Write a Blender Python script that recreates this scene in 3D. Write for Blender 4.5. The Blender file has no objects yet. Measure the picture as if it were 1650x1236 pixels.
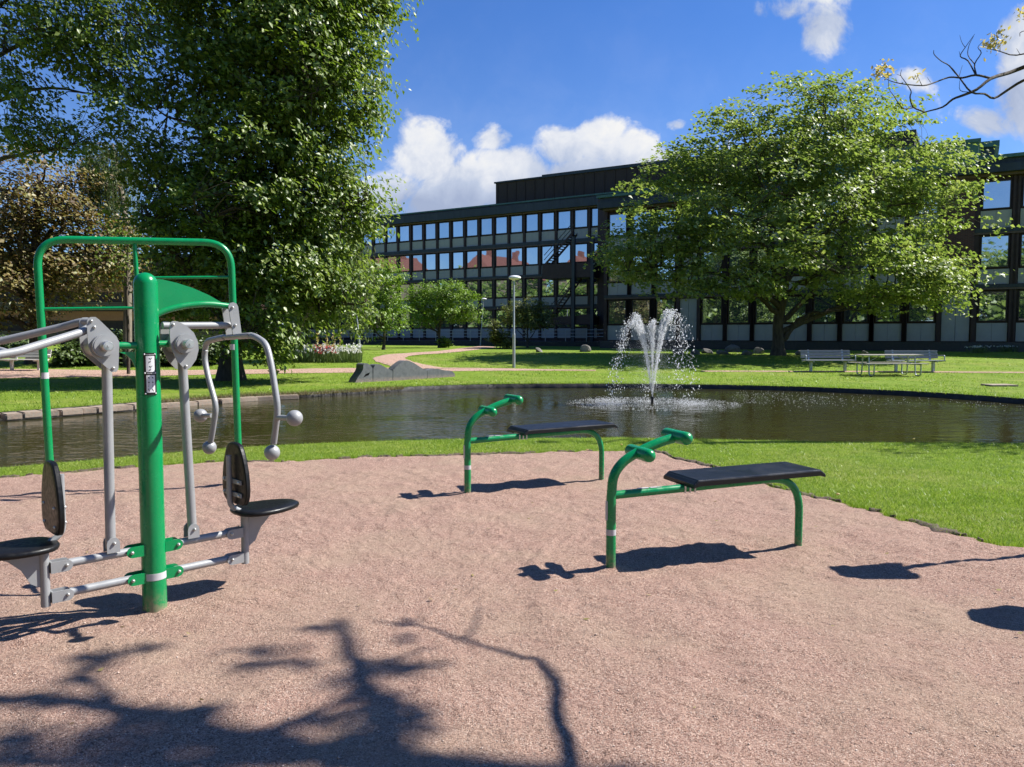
import bpy, bmesh, math, random
import numpy as np
from mathutils import Vector, Matrix
R = math.radians
random.seed(7)
sc = bpy.context.scene
COL = sc.collection

# ------------------------------------------------------------------ camera
F_PX, W0, H0, HORIZ = 1240.0, 1650.0, 1236.0, 540.0
PITCH = math.atan((H0/2-HORIZ)/F_PX)
CAM = Vector((0, 0, 1.6))
cam_d = bpy.data.cameras.new('camera'); cam = bpy.data.objects.new('camera', cam_d); COL.objects.link(cam)
cam.location = CAM; cam.rotation_euler = (math.pi/2-PITCH, 0, 0)
cam_d.sensor_width = 36; cam_d.lens = F_PX/W0*36; cam_d.clip_end = 3000; cam_d.clip_start = .05
sc.camera = cam
FW = Vector((0, math.cos(PITCH), -math.sin(PITCH))); UPV = Vector((0, math.sin(PITCH), math.cos(PITCH)))
def ray(px, py): return FW + Vector((1, 0, 0))*((px-W0/2)/F_PX) + UPV*((H0/2-py)/F_PX)
def at_plane(px, py, p, n):
    d = ray(px, py); return CAM + d*((p-CAM).dot(n)/d.dot(n))
def at_y(px, py, y): return at_plane(px, py, Vector((0, y, 0)), Vector((0, 1, 0)))
def at_z(px, py, z=0.0): return at_plane(px, py, Vector((0, 0, z)), Vector((0, 0, 1)))
def hgt(y):
    t = min(1, max(0, (y-27)/19.)); return .6*t*t*(3-2*t)
def on_ground(px, py):
    z = 0.
    for _ in range(30):
        p = at_z(px, py, z); z = .5*z+.5*hgt(p.y)
    return p

# ------------------------------------------------------------------ sun / sky
AZ, EL = R(14), R(46)
SUN = Vector((math.cos(AZ)*math.cos(EL), math.sin(AZ)*math.cos(EL), math.sin(EL)))
ld = bpy.data.lights.new('sun', 'SUN'); ld.energy = 5.0; ld.angle = R(.53); ld.color = (1, .965, .91)
lo = bpy.data.objects.new('sun', ld); COL.objects.link(lo)
lo.rotation_euler = (-SUN).to_track_quat('-Z', 'Y').to_euler(); lo.location = (20, 5, 30)

class NT:
    def __init__(s, tree): s.t = tree; s.n = tree.nodes; s.l = tree.links
    def node(s, typ, **kw):
        n = s.n.new(typ)
        for k, v in kw.items(): setattr(n, k, v)
        return n
    def put(s, sock, v):
        if isinstance(v, bpy.types.NodeSocket): s.l.new(v, sock)
        elif v is not None: sock.default_value = v
    def math(s, op, a, b=None, c=None, clamp=False):
        n = s.node('ShaderNodeMath', operation=op, use_clamp=clamp); s.put(n.inputs[0], a)
        if b is not None: s.put(n.inputs[1], b)
        if c is not None: s.put(n.inputs[2], c)
        return n.outputs[0]
    def noise(s, vec, scale, detail=3, rough=.55, dist=0.):
        n = s.node('ShaderNodeTexNoise'); s.put(n.inputs['Vector'], vec); n.inputs['Scale'].default_value = scale
        n.inputs['Detail'].default_value = detail; n.inputs['Roughness'].default_value = rough; n.inputs['Distortion'].default_value = dist
        return n.outputs['Fac']
    def ramp(s, fac, stops, interp='LINEAR'):
        n = s.node('ShaderNodeValToRGB'); s.put(n.inputs['Fac'], fac); cr = n.color_ramp; cr.interpolation = interp
        while len(cr.elements) < len(stops): cr.elements.new(.5)
        for e, (p, c) in zip(cr.elements, stops):
            e.position = p; e.color = tuple(c)+(1,) if len(c) == 3 else c
        return n.outputs['Color']
    def mix(s, fac, a, b, mode='MIX'):
        n = s.node('ShaderNodeMix', data_type='RGBA', blend_type=mode); s.put(n.inputs[0], fac)
        s.put(n.inputs[6], a if not isinstance(a, tuple) else a+(1,)); s.put(n.inputs[7], b if not isinstance(b, tuple) else b+(1,))
        return n.outputs[2]
    def maprange(s, v, a, b, c=0, d=1, typ='SMOOTHSTEP'):
        n = s.node('ShaderNodeMapRange', interpolation_type=typ); s.put(n.inputs[0], v)
        for i, x in zip((1, 2, 3, 4), (a, b, c, d)): n.inputs[i].default_value = x
        return n.outputs[0]

def build_world():
    w = bpy.data.worlds.new('World'); sc.world = w; w.use_nodes = True
    g = NT(w.node_tree); g.n.clear()
    sky = g.node('ShaderNodeTexSky', sky_type='NISHITA'); sky.sun_disc = False
    sky.sun_elevation = EL; sky.sun_rotation = math.pi/2-AZ; sky.air_density = 1.0; sky.dust_density = .25; sky.ozone_density = 2.2; sky.altitude = 50
    hs = g.node('ShaderNodeHueSaturation'); hs.inputs['Saturation'].default_value = 1.22; hs.inputs['Value'].default_value = 1.0
    g.l.new(sky.outputs[0], hs.inputs['Color'])
    tc = g.node('ShaderNodeTexCoord'); sp = g.node('ShaderNodeSeparateXYZ'); g.l.new(tc.outputs['Generated'], sp.inputs[0])
    x, y, z = sp.outputs
    ay = g.math('MAXIMUM', g.math('ABSOLUTE', y), .15)
    u = g.math('DIVIDE', x, ay); v = g.math('DIVIDE', z, ay)
    cmb = g.node('ShaderNodeCombineXYZ'); g.l.new(u, cmb.inputs[0]); g.l.new(v, cmb.inputs[1])
    n1 = g.noise(cmb.outputs[0], 9, 8, .58, .3); n2 = g.noise(cmb.outputs[0], 22, 5, .6, .6)
    blobs = [(690, 255, 62, 52, 1), (640, 310, 60, 40, .95), (735, 300, 80, 55, 1), (800, 222, 42, 26, .85), (830, 280, 80, 50, 1), (905, 238, 48, 40, 1),
             (962, 225, 50, 38, 1), (1010, 248, 55, 38, 1), (930, 285, 90, 40, 1), (1060, 262, 60, 30, .9), (1090, 200, 22, 12, .7), (1160, 290, 110, 30, .8),
             (1228, 18, 40, 28, .66), (1325, 38, 60, 50, .74), (1300, -5, 110, 34, .66), (1270, 12, 80, 30, .70), (620, 330, 50, 40, 1), (700, 330, 90, 40, 1), (860, 310, 120, 40, 1), (1640, 60, 42, 60, 1), (1650, 150, 70, 60, .95), (1590, 190, 70, 36, .72),
             (1470, 125, 60, 26, .58), (1700, 100, 60, 90, 1), (560, 330, 60, 30, .8), (480, 380, 90, 40, .8), (1240, 330, 160, 40, .7)]
    acc = None; accl = None
    for (px, py, rx, ry, a) in blobs:
        d = ray(px, py); cu, cv = d.x/d.y, d.z/d.y
        du = g.math('DIVIDE', g.math('SUBTRACT', u, cu), rx/F_PX*1.15); dv = g.math('DIVIDE', g.math('SUBTRACT', v, cv), ry/F_PX*1.15)
        r2 = g.math('ADD', g.math('MULTIPLY', du, du), g.math('MULTIPLY', dv, dv))
        e = g.math('MULTIPLY', g.math('POWER', 2.718, g.math('MULTIPLY', r2, -.8)), a)
        acc = e if acc is None else g.math('MAXIMUM', acc, e)
        sh = g.math('MULTIPLY', g.math('MULTIPLY', e, dv), 1.)
        accl = sh if accl is None else g.math('ADD', accl, sh)
    front = g.maprange(y, .02, .2)
    dens = g.math('ADD', g.math('MULTIPLY', acc, front), g.math('ADD', g.math('MULTIPLY', g.math('SUBTRACT', n1, .5), 1.35), g.math('MULTIPLY', g.math('SUBTRACT', n2, .5), .62)))
    mask = g.maprange(dens, .42, .76)
    wisp = g.math('MULTIPLY', g.maprange(g.noise(cmb.outputs[0], 2.2, 8, .6, .8), .55, .85), .22)
    low = g.math('MULTIPLY', g.maprange(z, .0, .5, 1, 0), .20)
    mask = g.math('MAXIMUM', mask, g.math('ADD', wisp, low), clamp=True)
    lit = g.math('ADD', g.math('MULTIPLY', accl, .32), g.math('ADD', g.math('MULTIPLY', g.math('SUBTRACT', n1, .5), 2.0), g.math('MULTIPLY', g.math('SUBTRACT', n2, .5), .9)))
    ccol = g.ramp(g.math('ADD', lit, .45), [(0, (.42, .50, .70)), (.45, (.58, .66, .84)), (.8, (.88, .91, .98)), (1, (1, 1, 1))])
    b1 = g.node('ShaderNodeBackground'); g.l.new(g.mix(1.0, hs.outputs[0], (.60, .80, 1.17), 'MULTIPLY'), b1.inputs[0]); b1.inputs[1].default_value = .066
    b2 = g.node('ShaderNodeBackground'); g.l.new(ccol, b2.inputs[0]); b2.inputs[1].default_value = .46
    mx = g.node('ShaderNodeMixShader'); g.l.new(mask, mx.inputs[0]); g.l.new(b1.outputs[0], mx.inputs[1]); g.l.new(b2.outputs[0], mx.inputs[2])
    out = g.node('ShaderNodeOutputWorld'); g.l.new(mx.outputs[0], out.inputs[0])
build_world()
sc.view_settings.view_transform = 'Standard'; sc.view_settings.look = 'None'; sc.view_settings.gamma = 1
sc.view_settings.exposure = 1.0
sc.cycles.max_bounces = 7; sc.cycles.transparent_max_bounces = 8

# ------------------------------------------------------------------ materials
def new_mat(name):
    m = bpy.data.materials.new(name); m.use_nodes = True; g = NT(m.node_tree)
    return m, g, g.n['Principled BSDF']
def simple(name, c1, c2=None, scale=6., rough=.5, metal=0., bump=0., bscale=40., spec=.5, coat=0., stretch=None, wear=0.):
    m, g, b = new_mat(name); tc = g.node('ShaderNodeTexCoord'); vec = tc.outputs['Object']
    if stretch:
        mp = g.node('ShaderNodeMapping'); mp.inputs['Scale'].default_value = stretch; g.l.new(vec, mp.inputs[0]); vec = mp.outputs[0]
    if c2 is None: c2 = tuple(x*.8 for x in c1)
    f = g.noise(vec, scale, 5, .6)
    col = g.ramp(f, [(.3, c1), (.7, c2)])
    if wear:
        col = g.mix(g.math('MULTIPLY', g.maprange(g.noise(vec, scale*7, 6, .7), .58, .8), wear), col, (.25, .24, .21))
    if wear:
        sz_ = g.node('ShaderNodeSeparateXYZ'); g.l.new(tc.outputs['Object'], sz_.inputs[0])
        dm = g.math('MULTIPLY', g.maprange(sz_.outputs[2], .0, .16, 1, 0), g.maprange(g.noise(tc.outputs['Object'], 22, 5, .7), .35, .6)); col = g.mix(g.math('MULTIPLY', dm, .75), col, (.30, .21, .15))
    g.l.new(col, b.inputs['Base Color'])
    g.put(b.inputs['Roughness'], g.maprange(g.noise(vec, scale*2.3, 4), .3, .7, max(.02, rough-.08), rough+.1))
    b.inputs['Metallic'].default_value = metal; b.inputs['Specular IOR Level'].default_value = spec
    b.inputs['Coat Weight'].default_value = coat; b.inputs['Coat Roughness'].default_value = .12
    if bump:
        bp = g.node('ShaderNodeBump'); bp.inputs['Strength'].default_value = bump; bp.inputs['Distance'].default_value = .01
        g.l.new(g.noise(vec, bscale, 4), bp.inputs['Height']); g.l.new(bp.outputs[0], b.inputs['Normal'])
    return m
def leaf_mat(name, cols, trans=.35, rough=.42, spec=.45, tcol=None, bsc=.55):
    m, g, b = new_mat(name)
    geo = g.node('ShaderNodeNewGeometry'); tc = g.node('ShaderNodeTexCoord')
    big = g.noise(tc.outputs['Object'], bsc, 4, .65)
    f = g.math('ADD', g.math('MULTIPLY', geo.outputs['Random Per Island'], .6), g.math('MULTIPLY', big, .45))
    n = len(cols); col = g.ramp(f, [((i+.3)/n, c) for i, c in enumerate(cols)])
    g.l.new(col, b.inputs['Base Color']); b.inputs['Roughness'].default_value = rough; b.inputs['Specular IOR Level'].default_value = spec
    tr = g.node('ShaderNodeBsdfTranslucent'); g.l.new(g.mix(1.0, col, tcol or (1., 1.1, .6), 'MULTIPLY') if True else col, tr.inputs[0])
    mx = g.node('ShaderNodeMixShader'); mx.inputs[0].default_value = trans
    g.l.new(b.outputs[0], mx.inputs[1]); g.l.new(tr.outputs[0], mx.inputs[2])
    g.l.new(mx.outputs[0], g.n['Material Output'].inputs[0])
    return m
M = {}
M['green'] = simple('green_paint', (.001, .23, .068), (.001, .20, .060), 5, .27, coat=.12, spec=.45, wear=.10)
M['grey'] = simple('silver_grey_paint', (.30, .305, .305), (.26, .265, .265), 8, .42, metal=.12, wear=.18)
M['steel'] = simple('brushed_steel', (.62, .61, .58), (.50, .50, .48), 30, .38, metal=.8)
M['black_pad'] = simple('black_pad_plastic', (.0045, .0045, .0048), (.008, .008, .008), 20, .40, bump=.05, bscale=400, spec=.28)
M['sticker'] = simple('grey_sticker', (.5, .5, .5), (.42, .42, .42), 15, .5)
M['black'] = simple('black_plate', (.008, .008, .008), (.012, .012, .012), 15, .4)
M['white'] = simple('white_print', (.72, .72, .72), (.66, .66, .68), 15, .4)
M['bark'] = simple('bark', (.05, .04, .03), (.11, .09, .07), 3, .9, bump=1., bscale=18, stretch=(3, 3, .8), spec=.2)
M['bark_pale'] = simple('pale_bark', (.12, .10, .075), (.22, .19, .14), 3, .9, bump=1., bscale=14, stretch=(3, 3, .8), spec=.2)
M['leaf_big'] = leaf_mat('leaf_dark_green', [(.05, .09, .014), (.10, .16, .022), (.17, .235, .035), (.27, .33, .07)], .42, .45, .7)
M['leaf_maple'] = leaf_mat('leaf_fresh_green', [(.10, .155, .032), (.17, .235, .055), (.25, .31, .085), (.35, .38, .14)], .44, .5, .8)
M['leaf_bronze'] = leaf_mat('leaf_bronze', [(.09, .055, .035), (.17, .12, .055), (.24, .20, .06), (.17, .19, .06)], .3, .45, .4, (1.1, .9, .5))
M['leaf_lime'] = leaf_mat('leaf_lime', [(.09, .16, .015), (.14, .24, .022), (.20, .30, .03)], .32, .45, .35)
M['leaf_willow'] = leaf_mat('leaf_willow', [(.07, .11, .03), (.10, .15, .04), (.14, .18, .06)], .35, .45, .35)
M['leaf_olive'] = leaf_mat('leaf_olive', [(.07, .09, .02), (.13, .155, .035), (.19, .21, .055)], .25, .45, .35)
M['leaf_hedge'] = leaf_mat('leaf_hedge', [(.03, .055, .012), (.05, .085, .018), (.08, .12, .025)], .2, .45, .35)
M['leaf_yellow'] = leaf_mat('leaf_yellow', [(.5, .42, .10), (.6, .5, .2), (.65, .55, .3)], .4, .5, .3, (1, 1, .7))
M['blade'] = leaf_mat('grass_blade', [(.07, .14, .012), (.14, .24, .016), (.22, .33, .024), (.42, .47, .12)], .42, .42, .35, None, 1.6)  # palest stop paints whitish highlights onto a few blades
M['dry_blade'] = leaf_mat('dry_grass', [(.18, .14, .07), (.28, .23, .12), (.12, .15, .04)], .3, .6, .2, (1, .9, .6))
M['stone_dark'] = simple('dark_granite', (.07, .075, .08), (.12, .125, .13), 7, .7, bump=.5, bscale=60, wear=.3)
M['kerb_stone'] = simple('pale_kerb_stone', (.32, .28, .22), (.15, .125, .095), 2.5, .85, bump=.8, bscale=25, wear=.3)
M['rock'] = simple('boulder_stone', (.10, .095, .09), (.2, .19, .17), 3, .9, bump=.8, bscale=14)
M['pond_wall'] = simple('dark_wall', (.018, .016, .014), (.05, .045, .038), 4, .7, bump=.8, bscale=16)  # mottled near-black tone for pond wall, terrace wall and nozzle
M['wood_grey'] = simple('weathered_grey_slats', (.17, .18, .20), (.24, .25, .27), 9, .7, stretch=(1, 6, 6))
M['wood_white'] = simple('white_painted_slats', (.62, .60, .55), (.5, .49, .45), 9, .6, stretch=(1, 6, 6))
M['wood_tan'] = simple('bleached_planks', (.42, .38, .32), (.32, .29, .24), 9, .7, stretch=(1, 6, 6))
M['galv'] = simple('galvanised_steel', (.45, .47, .49), (.36, .38, .40), 12, .45, metal=.6)
M['lamp_white'] = simple('lamp_shade_white', (.75, .76, .76), (.7, .7, .7), 5, .35)
M['copper'] = simple('green_copper', (.07, .16, .125), (.045, .10, .085), 1.2, .6, stretch=(2.2, 1, .3))
M['copper_dark'] = simple('dark_copper', (.016, .024, .030), (.030, .040, .046), .8, .55, stretch=(3, 1, .3))
M['facade_dark'] = simple('dark_brown_metal', (.030, .014, .011), (.045, .020, .016), 2, .6)
M['soffit'] = simple('ledge_brown', (.13, .085, .07), (.09, .06, .05), 2, .6)
M['panel'] = simple('grey_stone_panel', (.33, .32, .29), (.40, .39, .35), 1.3, .7, bump=.2, bscale=5)
M['timber_dark'] = simple('dark_timber', (.035, .022, .016), (.055, .034, .024), 3, .8, stretch=(8, 8, .3))
M['red_roof'] = simple('red_tiles', (.20, .07, .05), (.15, .055, .04), 2, .8)
M['render_pale'] = simple('tan_render', (.22, .17, .12), (.18, .14, .10), 1, .9)
M['orange_brick'] = simple('orange_brick', (.42, .19, .11), (.36, .15, .09), 4, .9)
M['water_drop'] = leaf_mat('water_drop', [(.9, .92, .94), (.95, .95, .95)], .5, .3, .8, (1, 1, 1))
M['red_petal'] = leaf_mat('red_petal', [(.5, .04, .04), (.6, .09, .08), (.65, .2, .16)], .35, .5, .3, (1, .9, .9))
M['white_petal'] = leaf_mat('white_petal', [(.7, .68, .5), (.8, .8, .7), (.75, .75, .75)], .35, .5, .3, (1, 1, .9))
M['rubber'] = simple('dark_bracket', (.03, .032, .034), (.05, .05, .052), 10, .45)

def brick_mat():
    m, g, b = new_mat('dark_red_brick'); tc = g.node('ShaderNodeTexCoord')
    mp = g.node('ShaderNodeMapping'); mp.inputs['Rotation'].default_value = (math.pi/2, 0, 0); g.l.new(tc.outputs['Object'], mp.inputs[0])
    br = g.node('ShaderNodeTexBrick'); g.l.new(mp.outputs[0], br.inputs['Vector']); br.inputs['Scale'].default_value = 1
    br.inputs['Brick Width'].default_value = .25; br.inputs['Row Height'].default_value = .075; br.inputs['Mortar Size'].default_value = .01
    br.inputs['Color1'].default_value = (.10, .03, .022, 1); br.inputs['Color2'].default_value = (.06, .02, .018, 1); br.inputs['Mortar'].default_value = (.10, .08, .07, 1)
    g.l.new(br.outputs['Color'], b.inputs['Base Color']); b.inputs['Roughness'].default_value = .85
    return m
M['brick'] = brick_mat()
def glass_mat():
    m, g, b = new_mat('window_glass'); tc = g.node('ShaderNodeTexCoord'); oi = g.node('ShaderNodeObjectInfo')
    col = g.mix(oi.outputs['Random'], (.40, .46, .50), (.52, .58, .62))
    g.l.new(col, b.inputs['Base Color']); b.inputs['Metallic'].default_value = .92; b.inputs['Roughness'].default_value = .015
    bp = g.node('ShaderNodeBump'); bp.inputs['Strength'].default_value = .06; bp.inputs['Distance'].default_value = .03
    ad = g.node('ShaderNodeVectorMath', operation='ADD'); g.l.new(tc.outputs['Object'], ad.inputs[0]); g.l.new(oi.outputs['Location'], ad.inputs[1])
    g.l.new(g.noise(ad.outputs[0], .9, 1), bp.inputs['Height']); g.l.new(bp.outputs[0], b.inputs['Normal'])
    return m
M['glass'] = glass_mat()

def gravel_mat(name, fine=1., tint=1.):
    m, g, b = new_mat(name); tc = g.node('ShaderNodeTexCoord'); vec = tc.outputs['Object']
    vo = g.node('ShaderNodeTexVoronoi'); g.l.new(vec, vo.inputs['Vector']); vo.inputs['Scale'].default_value = 215*fine; vo.inputs['Randomness'].default_value = 1
    sx = g.node('ShaderNodeSeparateColor'); g.l.new(vo.outputs['Color'], sx.inputs[0])
    grain = g.ramp(sx.outputs[0], [(0, (.11, .058, .044)), (.25, (.34, .205, .152)), (.6, (.45, .29, .22)), (.9, (.57, .40, .315)), (1, (.66, .53, .43))])
    big = g.noise(vec, .7, 5, .6, .4); mid = g.noise(vec, 3.5, 6, .65)
    col = g.mix(g.math('MULTIPLY', g.maprange(big, .42, .68), .55), grain, (.42, .31, .22))
    col = g.mix(g.math('MULTIPLY', g.maprange(mid, .45, .7), .35), col, (.33, .195, .155))
    dark = g.maprange(g.noise(vec, 32*fine, 6, .85), .53, .64)
    col = g.mix(g.math('MULTIPLY', dark, .7), col, (.12, .08, .065))
    g.l.new(col, b.inputs['Base Color']); b.inputs['Roughness'].default_value = .95; b.inputs['Specular IOR Level'].default_value = .15
    h = g.math('ADD', g.math('MULTIPLY', vo.outputs['Distance'], -.55), g.math('ADD', g.math('MULTIPLY', g.noise(vec, 60*fine, 5, .7), 1.8), g.math('MULTIPLY', g.noise(vec, 16*fine, 6, .7), 2.4)))
    bp = g.node('ShaderNodeBump'); bp.inputs['Strength'].default_value = 1.; bp.inputs['Distance'].default_value = .011
    g.l.new(h, bp.inputs['Height']); g.l.new(bp.outputs[0], b.inputs['Normal'])
    return m
M['gravel'] = gravel_mat('gravel')
def lawn_mat():
    m, g, b = new_mat('lawn'); tc = g.node('ShaderNodeTexCoord'); vec = tc.outputs['Object']
    f = g.math('ADD', g.math('MULTIPLY', g.noise(vec, 60, 4, .7), .6), g.math('MULTIPLY', g.noise(vec, 4, 6, .75), .5))
    col = g.ramp(f, [(.36, (.045, .09, .008)), (.5, (.12, .20, .017)), (.62, (.20, .28, .026)), (.75, (.31, .34, .06))])
    col = g.mix(g.math('MULTIPLY', g.maprange(g.noise(vec, .35, 5, .65), .46, .66), .6), col, (.25, .27, .06))
    col = g.mix(g.math('MULTIPLY', g.maprange(g.noise(vec, .8, 6, .7), .52, .66), .55), col, (.075, .14, .014))
    g.l.new(col, b.inputs['Base Color']); b.inputs['Roughness'].default_value = .9; b.inputs['Specular IOR Level'].default_value = .15
    bp = g.node('ShaderNodeBump'); bp.inputs['Strength'].default_value = 1.; bp.inputs['Distance'].default_value = .05
    g.l.new(g.noise(vec, 25, 5, .75), bp.inputs['Height']); g.l.new(bp.outputs[0], b.inputs['Normal'])
    return m
M['lawn'] = lawn_mat()
def water_mat():
    m, g, b = new_mat('pond_water'); tc = g.node('ShaderNodeTexCoord'); vec = tc.outputs['Object']
    b.inputs['Base Color'].default_value = (.034, .032, .010, 1); b.inputs['Roughness'].default_value = .04; b.inputs['IOR'].default_value = 1.333; b.inputs['Specular IOR Level'].default_value = .5
    mp = g.node('ShaderNodeMapping'); mp.inputs['Scale'].default_value = (1, 1.6, 1); g.l.new(vec, mp.inputs[0])
    h = g.math('ADD', g.math('MULTIPLY', g.noise(mp.outputs[0], 2.2, 2, .5, .4), .9), g.math('MULTIPLY', g.noise(mp.outputs[0], 9, 2, .5, .6), .22))
    # rings from the fountain
    sp = g.node('ShaderNodeSeparateXYZ'); g.l.new(vec, sp.inputs[0])
    bp = g.node('ShaderNodeBump'); g.put(bp.inputs['Strength'], g.maprange(g.noise(vec, .28, 4, .6, .5), .38, .62, .22, .85)); bp.inputs['Distance'].default_value = .046
    g.l.new(h, bp.inputs['Height']); g.l.new(bp.outputs[0], b.inputs['Normal'])
    return m
M['water'] = water_mat()

# ------------------------------------------------------------------ mesh helpers
def np_mesh(name, verts, faces, mats, smooth=False, midx=None):
    me = bpy.data.meshes.new(name); verts = np.asarray(verts, np.float32); faces = np.asarray(faces, np.int32)
    k = faces.shape[1]; nf = len(faces)
    me.vertices.add(len(verts)); me.vertices.foreach_set('co', verts.ravel())
    me.loops.add(nf*k); me.loops.foreach_set('vertex_index', faces.ravel())
    me.polygons.add(nf); me.polygons.foreach_set('loop_start', np.arange(0, nf*k, k, dtype=np.int32)); me.polygons.foreach_set('loop_total', np.full(nf, k, np.int32))
    if midx is not None: me.polygons.foreach_set('material_index', np.asarray(midx, np.int32))
    me.update(calc_edges=True)
    if smooth: me.polygons.foreach_set('use_smooth', np.ones(nf, bool))
    for m in (mats if isinstance(mats, (list, tuple)) else [mats]): me.materials.append(m)
    return me
def link(name, me, parent=None, loc=None):
    o = bpy.data.objects.new(name, me); COL.objects.link(o)
    if parent is not None: o.parent = parent
    if loc is not None: o.location = loc
    return o
def tag(o, label=None, cat=None, group=None, kind=None):
    if label: o['label'] = label
    if cat: o['category'] = cat
    if group: o['group'] = group
    if kind: o['kind'] = kind
    return o
def empty(name, loc, rz=0., label=None, cat=None, group=None):
    o = bpy.data.objects.new(name, None); COL.objects.link(o); o.location = loc; o.rotation_euler = (0, 0, rz); o.empty_display_size = .2
    return tag(o, label, cat, group)
def copy_tree(o, parent=None):
    c = o.copy(); COL.objects.link(c); c.parent = parent
    for ch in list(o.children): copy_tree(ch, c)
    return c

class B:
    """collects faces into one mesh"""
    def __init__(s, origin=(0, 0, 0)): s.v = []; s.f = []; s.m = []; s.sm = []; s.o = Vector(origin)
    def add(s, vs, fs, mi=0, smooth=False):
        k = len(s.v); s.v += [Vector(v)-s.o for v in vs]
        for f in fs: s.f.append([i+k for i in f]); s.m.append(mi); s.sm.append(smooth)
    def box(s, lo, hi, mi=0, bev=0.):
        (x0, y0, z0), (x1, y1, z1) = lo, hi
        if bev > 0:
            bm = bmesh.new(); bmesh.ops.create_cube(bm, size=1)
            for v in bm.verts: v.co = Vector(((x0+x1)/2+v.co.x*(x1-x0), (y0+y1)/2+v.co.y*(y1-y0), (z0+z1)/2+v.co.z*(z1-z0)))
            bmesh.ops.bevel(bm, geom=bm.edges[:], offset=bev, segments=2, profile=.6, affect='EDGES')
            s.from_bm(bm, mi); return
        s.add([(x0,y0,z0),(x1,y0,z0),(x1,y1,z0),(x0,y1,z0),(x0,y0,z1),(x1,y0,z1),(x1,y1,z1),(x0,y1,z1)],
              [(0,3,2,1),(4,5,6,7),(0,1,5,4),(1,2,6,5),(2,3,7,6),(3,0,4,7)], mi)
    def from_bm(s, bm, mi=0, smooth=False):
        bm.verts.index_update(); s.add([v.co.copy() for v in bm.verts], [[v.index for v in f.verts] for f in bm.faces], mi, smooth); bm.free()
    def tube(s, pts, r, n=12, mi=0, caps=True, dome=False):
        pts = [Vector(p) for p in pts]; rs = r if isinstance(r, (list, tuple)) else [r]*len(pts)
        T = []
        for i in range(len(pts)):
            a = pts[max(0, i-1)]; b = pts[min(len(pts)-1, i+1)]; T.append((b-a).normalized())
        up = Vector((0, 0, 1)) if abs(T[0].z) < .9 else Vector((1, 0, 0))
        nrm = T[0].cross(up).normalized(); vs = []
        for i, p in enumerate(pts):
            if i: 
                q = T[i-1].rotation_difference(T[i]); nrm = (q @ nrm); nrm = (nrm-T[i]*nrm.dot(T[i])).normalized()
            bn = T[i].cross(nrm)
            for k in range(n):
                a = 2*math.pi*k/n; vs.append(p+(nrm*math.cos(a)+bn*math.sin(a))*rs[i])
        fs = [(i*n+k, i*n+(k+1) % n, (i+1)*n+(k+1) % n, (i+1)*n+k) for i in range(len(pts)-1) for k in range(n)]
        s.add(vs, fs, mi, True)
        if caps:
            s.add(vs[:n], [tuple(range(n))[::-1]], mi); s.add(vs[-n:], [tuple(range(n))], mi)
    def cyl(s, a, b, r, n=20, mi=0): s.tube([a, b], r, n, mi)
    def capsule(s, a, b, r, n=14, mi=0):
        a = Vector(a); b = Vector(b); d = (b-a).normalized(); P = []; Rr = []
        for k in range(6):
            t = math.pi/2*k/5; P.append(a+d*r*(1-math.sin(t))*1.0 if False else a+d*(r-r*math.cos(t))); Rr.append(max(.0005, r*math.sin(t)))
        for k in range(6):
            t = math.pi/2*(1-k/5); P.append(b-d*(r-r*math.cos(t))); Rr.append(max(.0005, r*math.sin(t)))
        s.tube(P, Rr, n, mi, caps=False)
    def ball(s, c, r, mi=0, u=20, v=14, sc_=(1, 1, 1)):
        bm = bmesh.new(); bmesh.ops.create_uvsphere(bm, u_segments=u, v_segments=v, radius=r)
        for q in bm.verts: q.co = Vector((q.co.x*sc_[0], q.co.y*sc_[1], q.co.z*sc_[2]))+Vector(c)
        s.from_bm(bm, mi, True)
    def prism(s, outline, off, mi=0, holes=(), bev=0.):
        """planar outline (3d points) thickened by the vector off"""
        bm = bmesh.new(); loops = [list(outline)]+[list(h) for h in holes]; edges = []
        for lp in loops:
            vs = [bm.verts.new(p) for p in lp]
            edges += [bm.edges.new((vs[i], vs[(i+1) % len(vs)])) for i in range(len(vs))]
        bmesh.ops.triangle_fill(bm, use_beauty=True, edges=edges, normal=Vector(off).normalized())
        r = bmesh.ops.extrude_face_region(bm, geom=bm.faces[:])
        bmesh.ops.translate(bm, vec=Vector(off), verts=[e for e in r['geom'] if isinstance(e, bmesh.types.BMVert)])
        bmesh.ops.recalc_face_normals(bm, faces=bm.faces[:])
        s.from_bm(bm, mi)
    def build(s, name, mats, parent=None, loc=None):
        me = bpy.data.meshes.new(name); me.from_pydata([tuple(v) for v in s.v], [], s.f)
        for m in (mats if isinstance(mats, (list, tuple)) else [mats]): me.materials.append(m)
        me.polygons.foreach_set('material_index', s.m); me.polygons.foreach_set('use_smooth', s.sm); me.update()
        return link(name, me, parent, loc)

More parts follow.
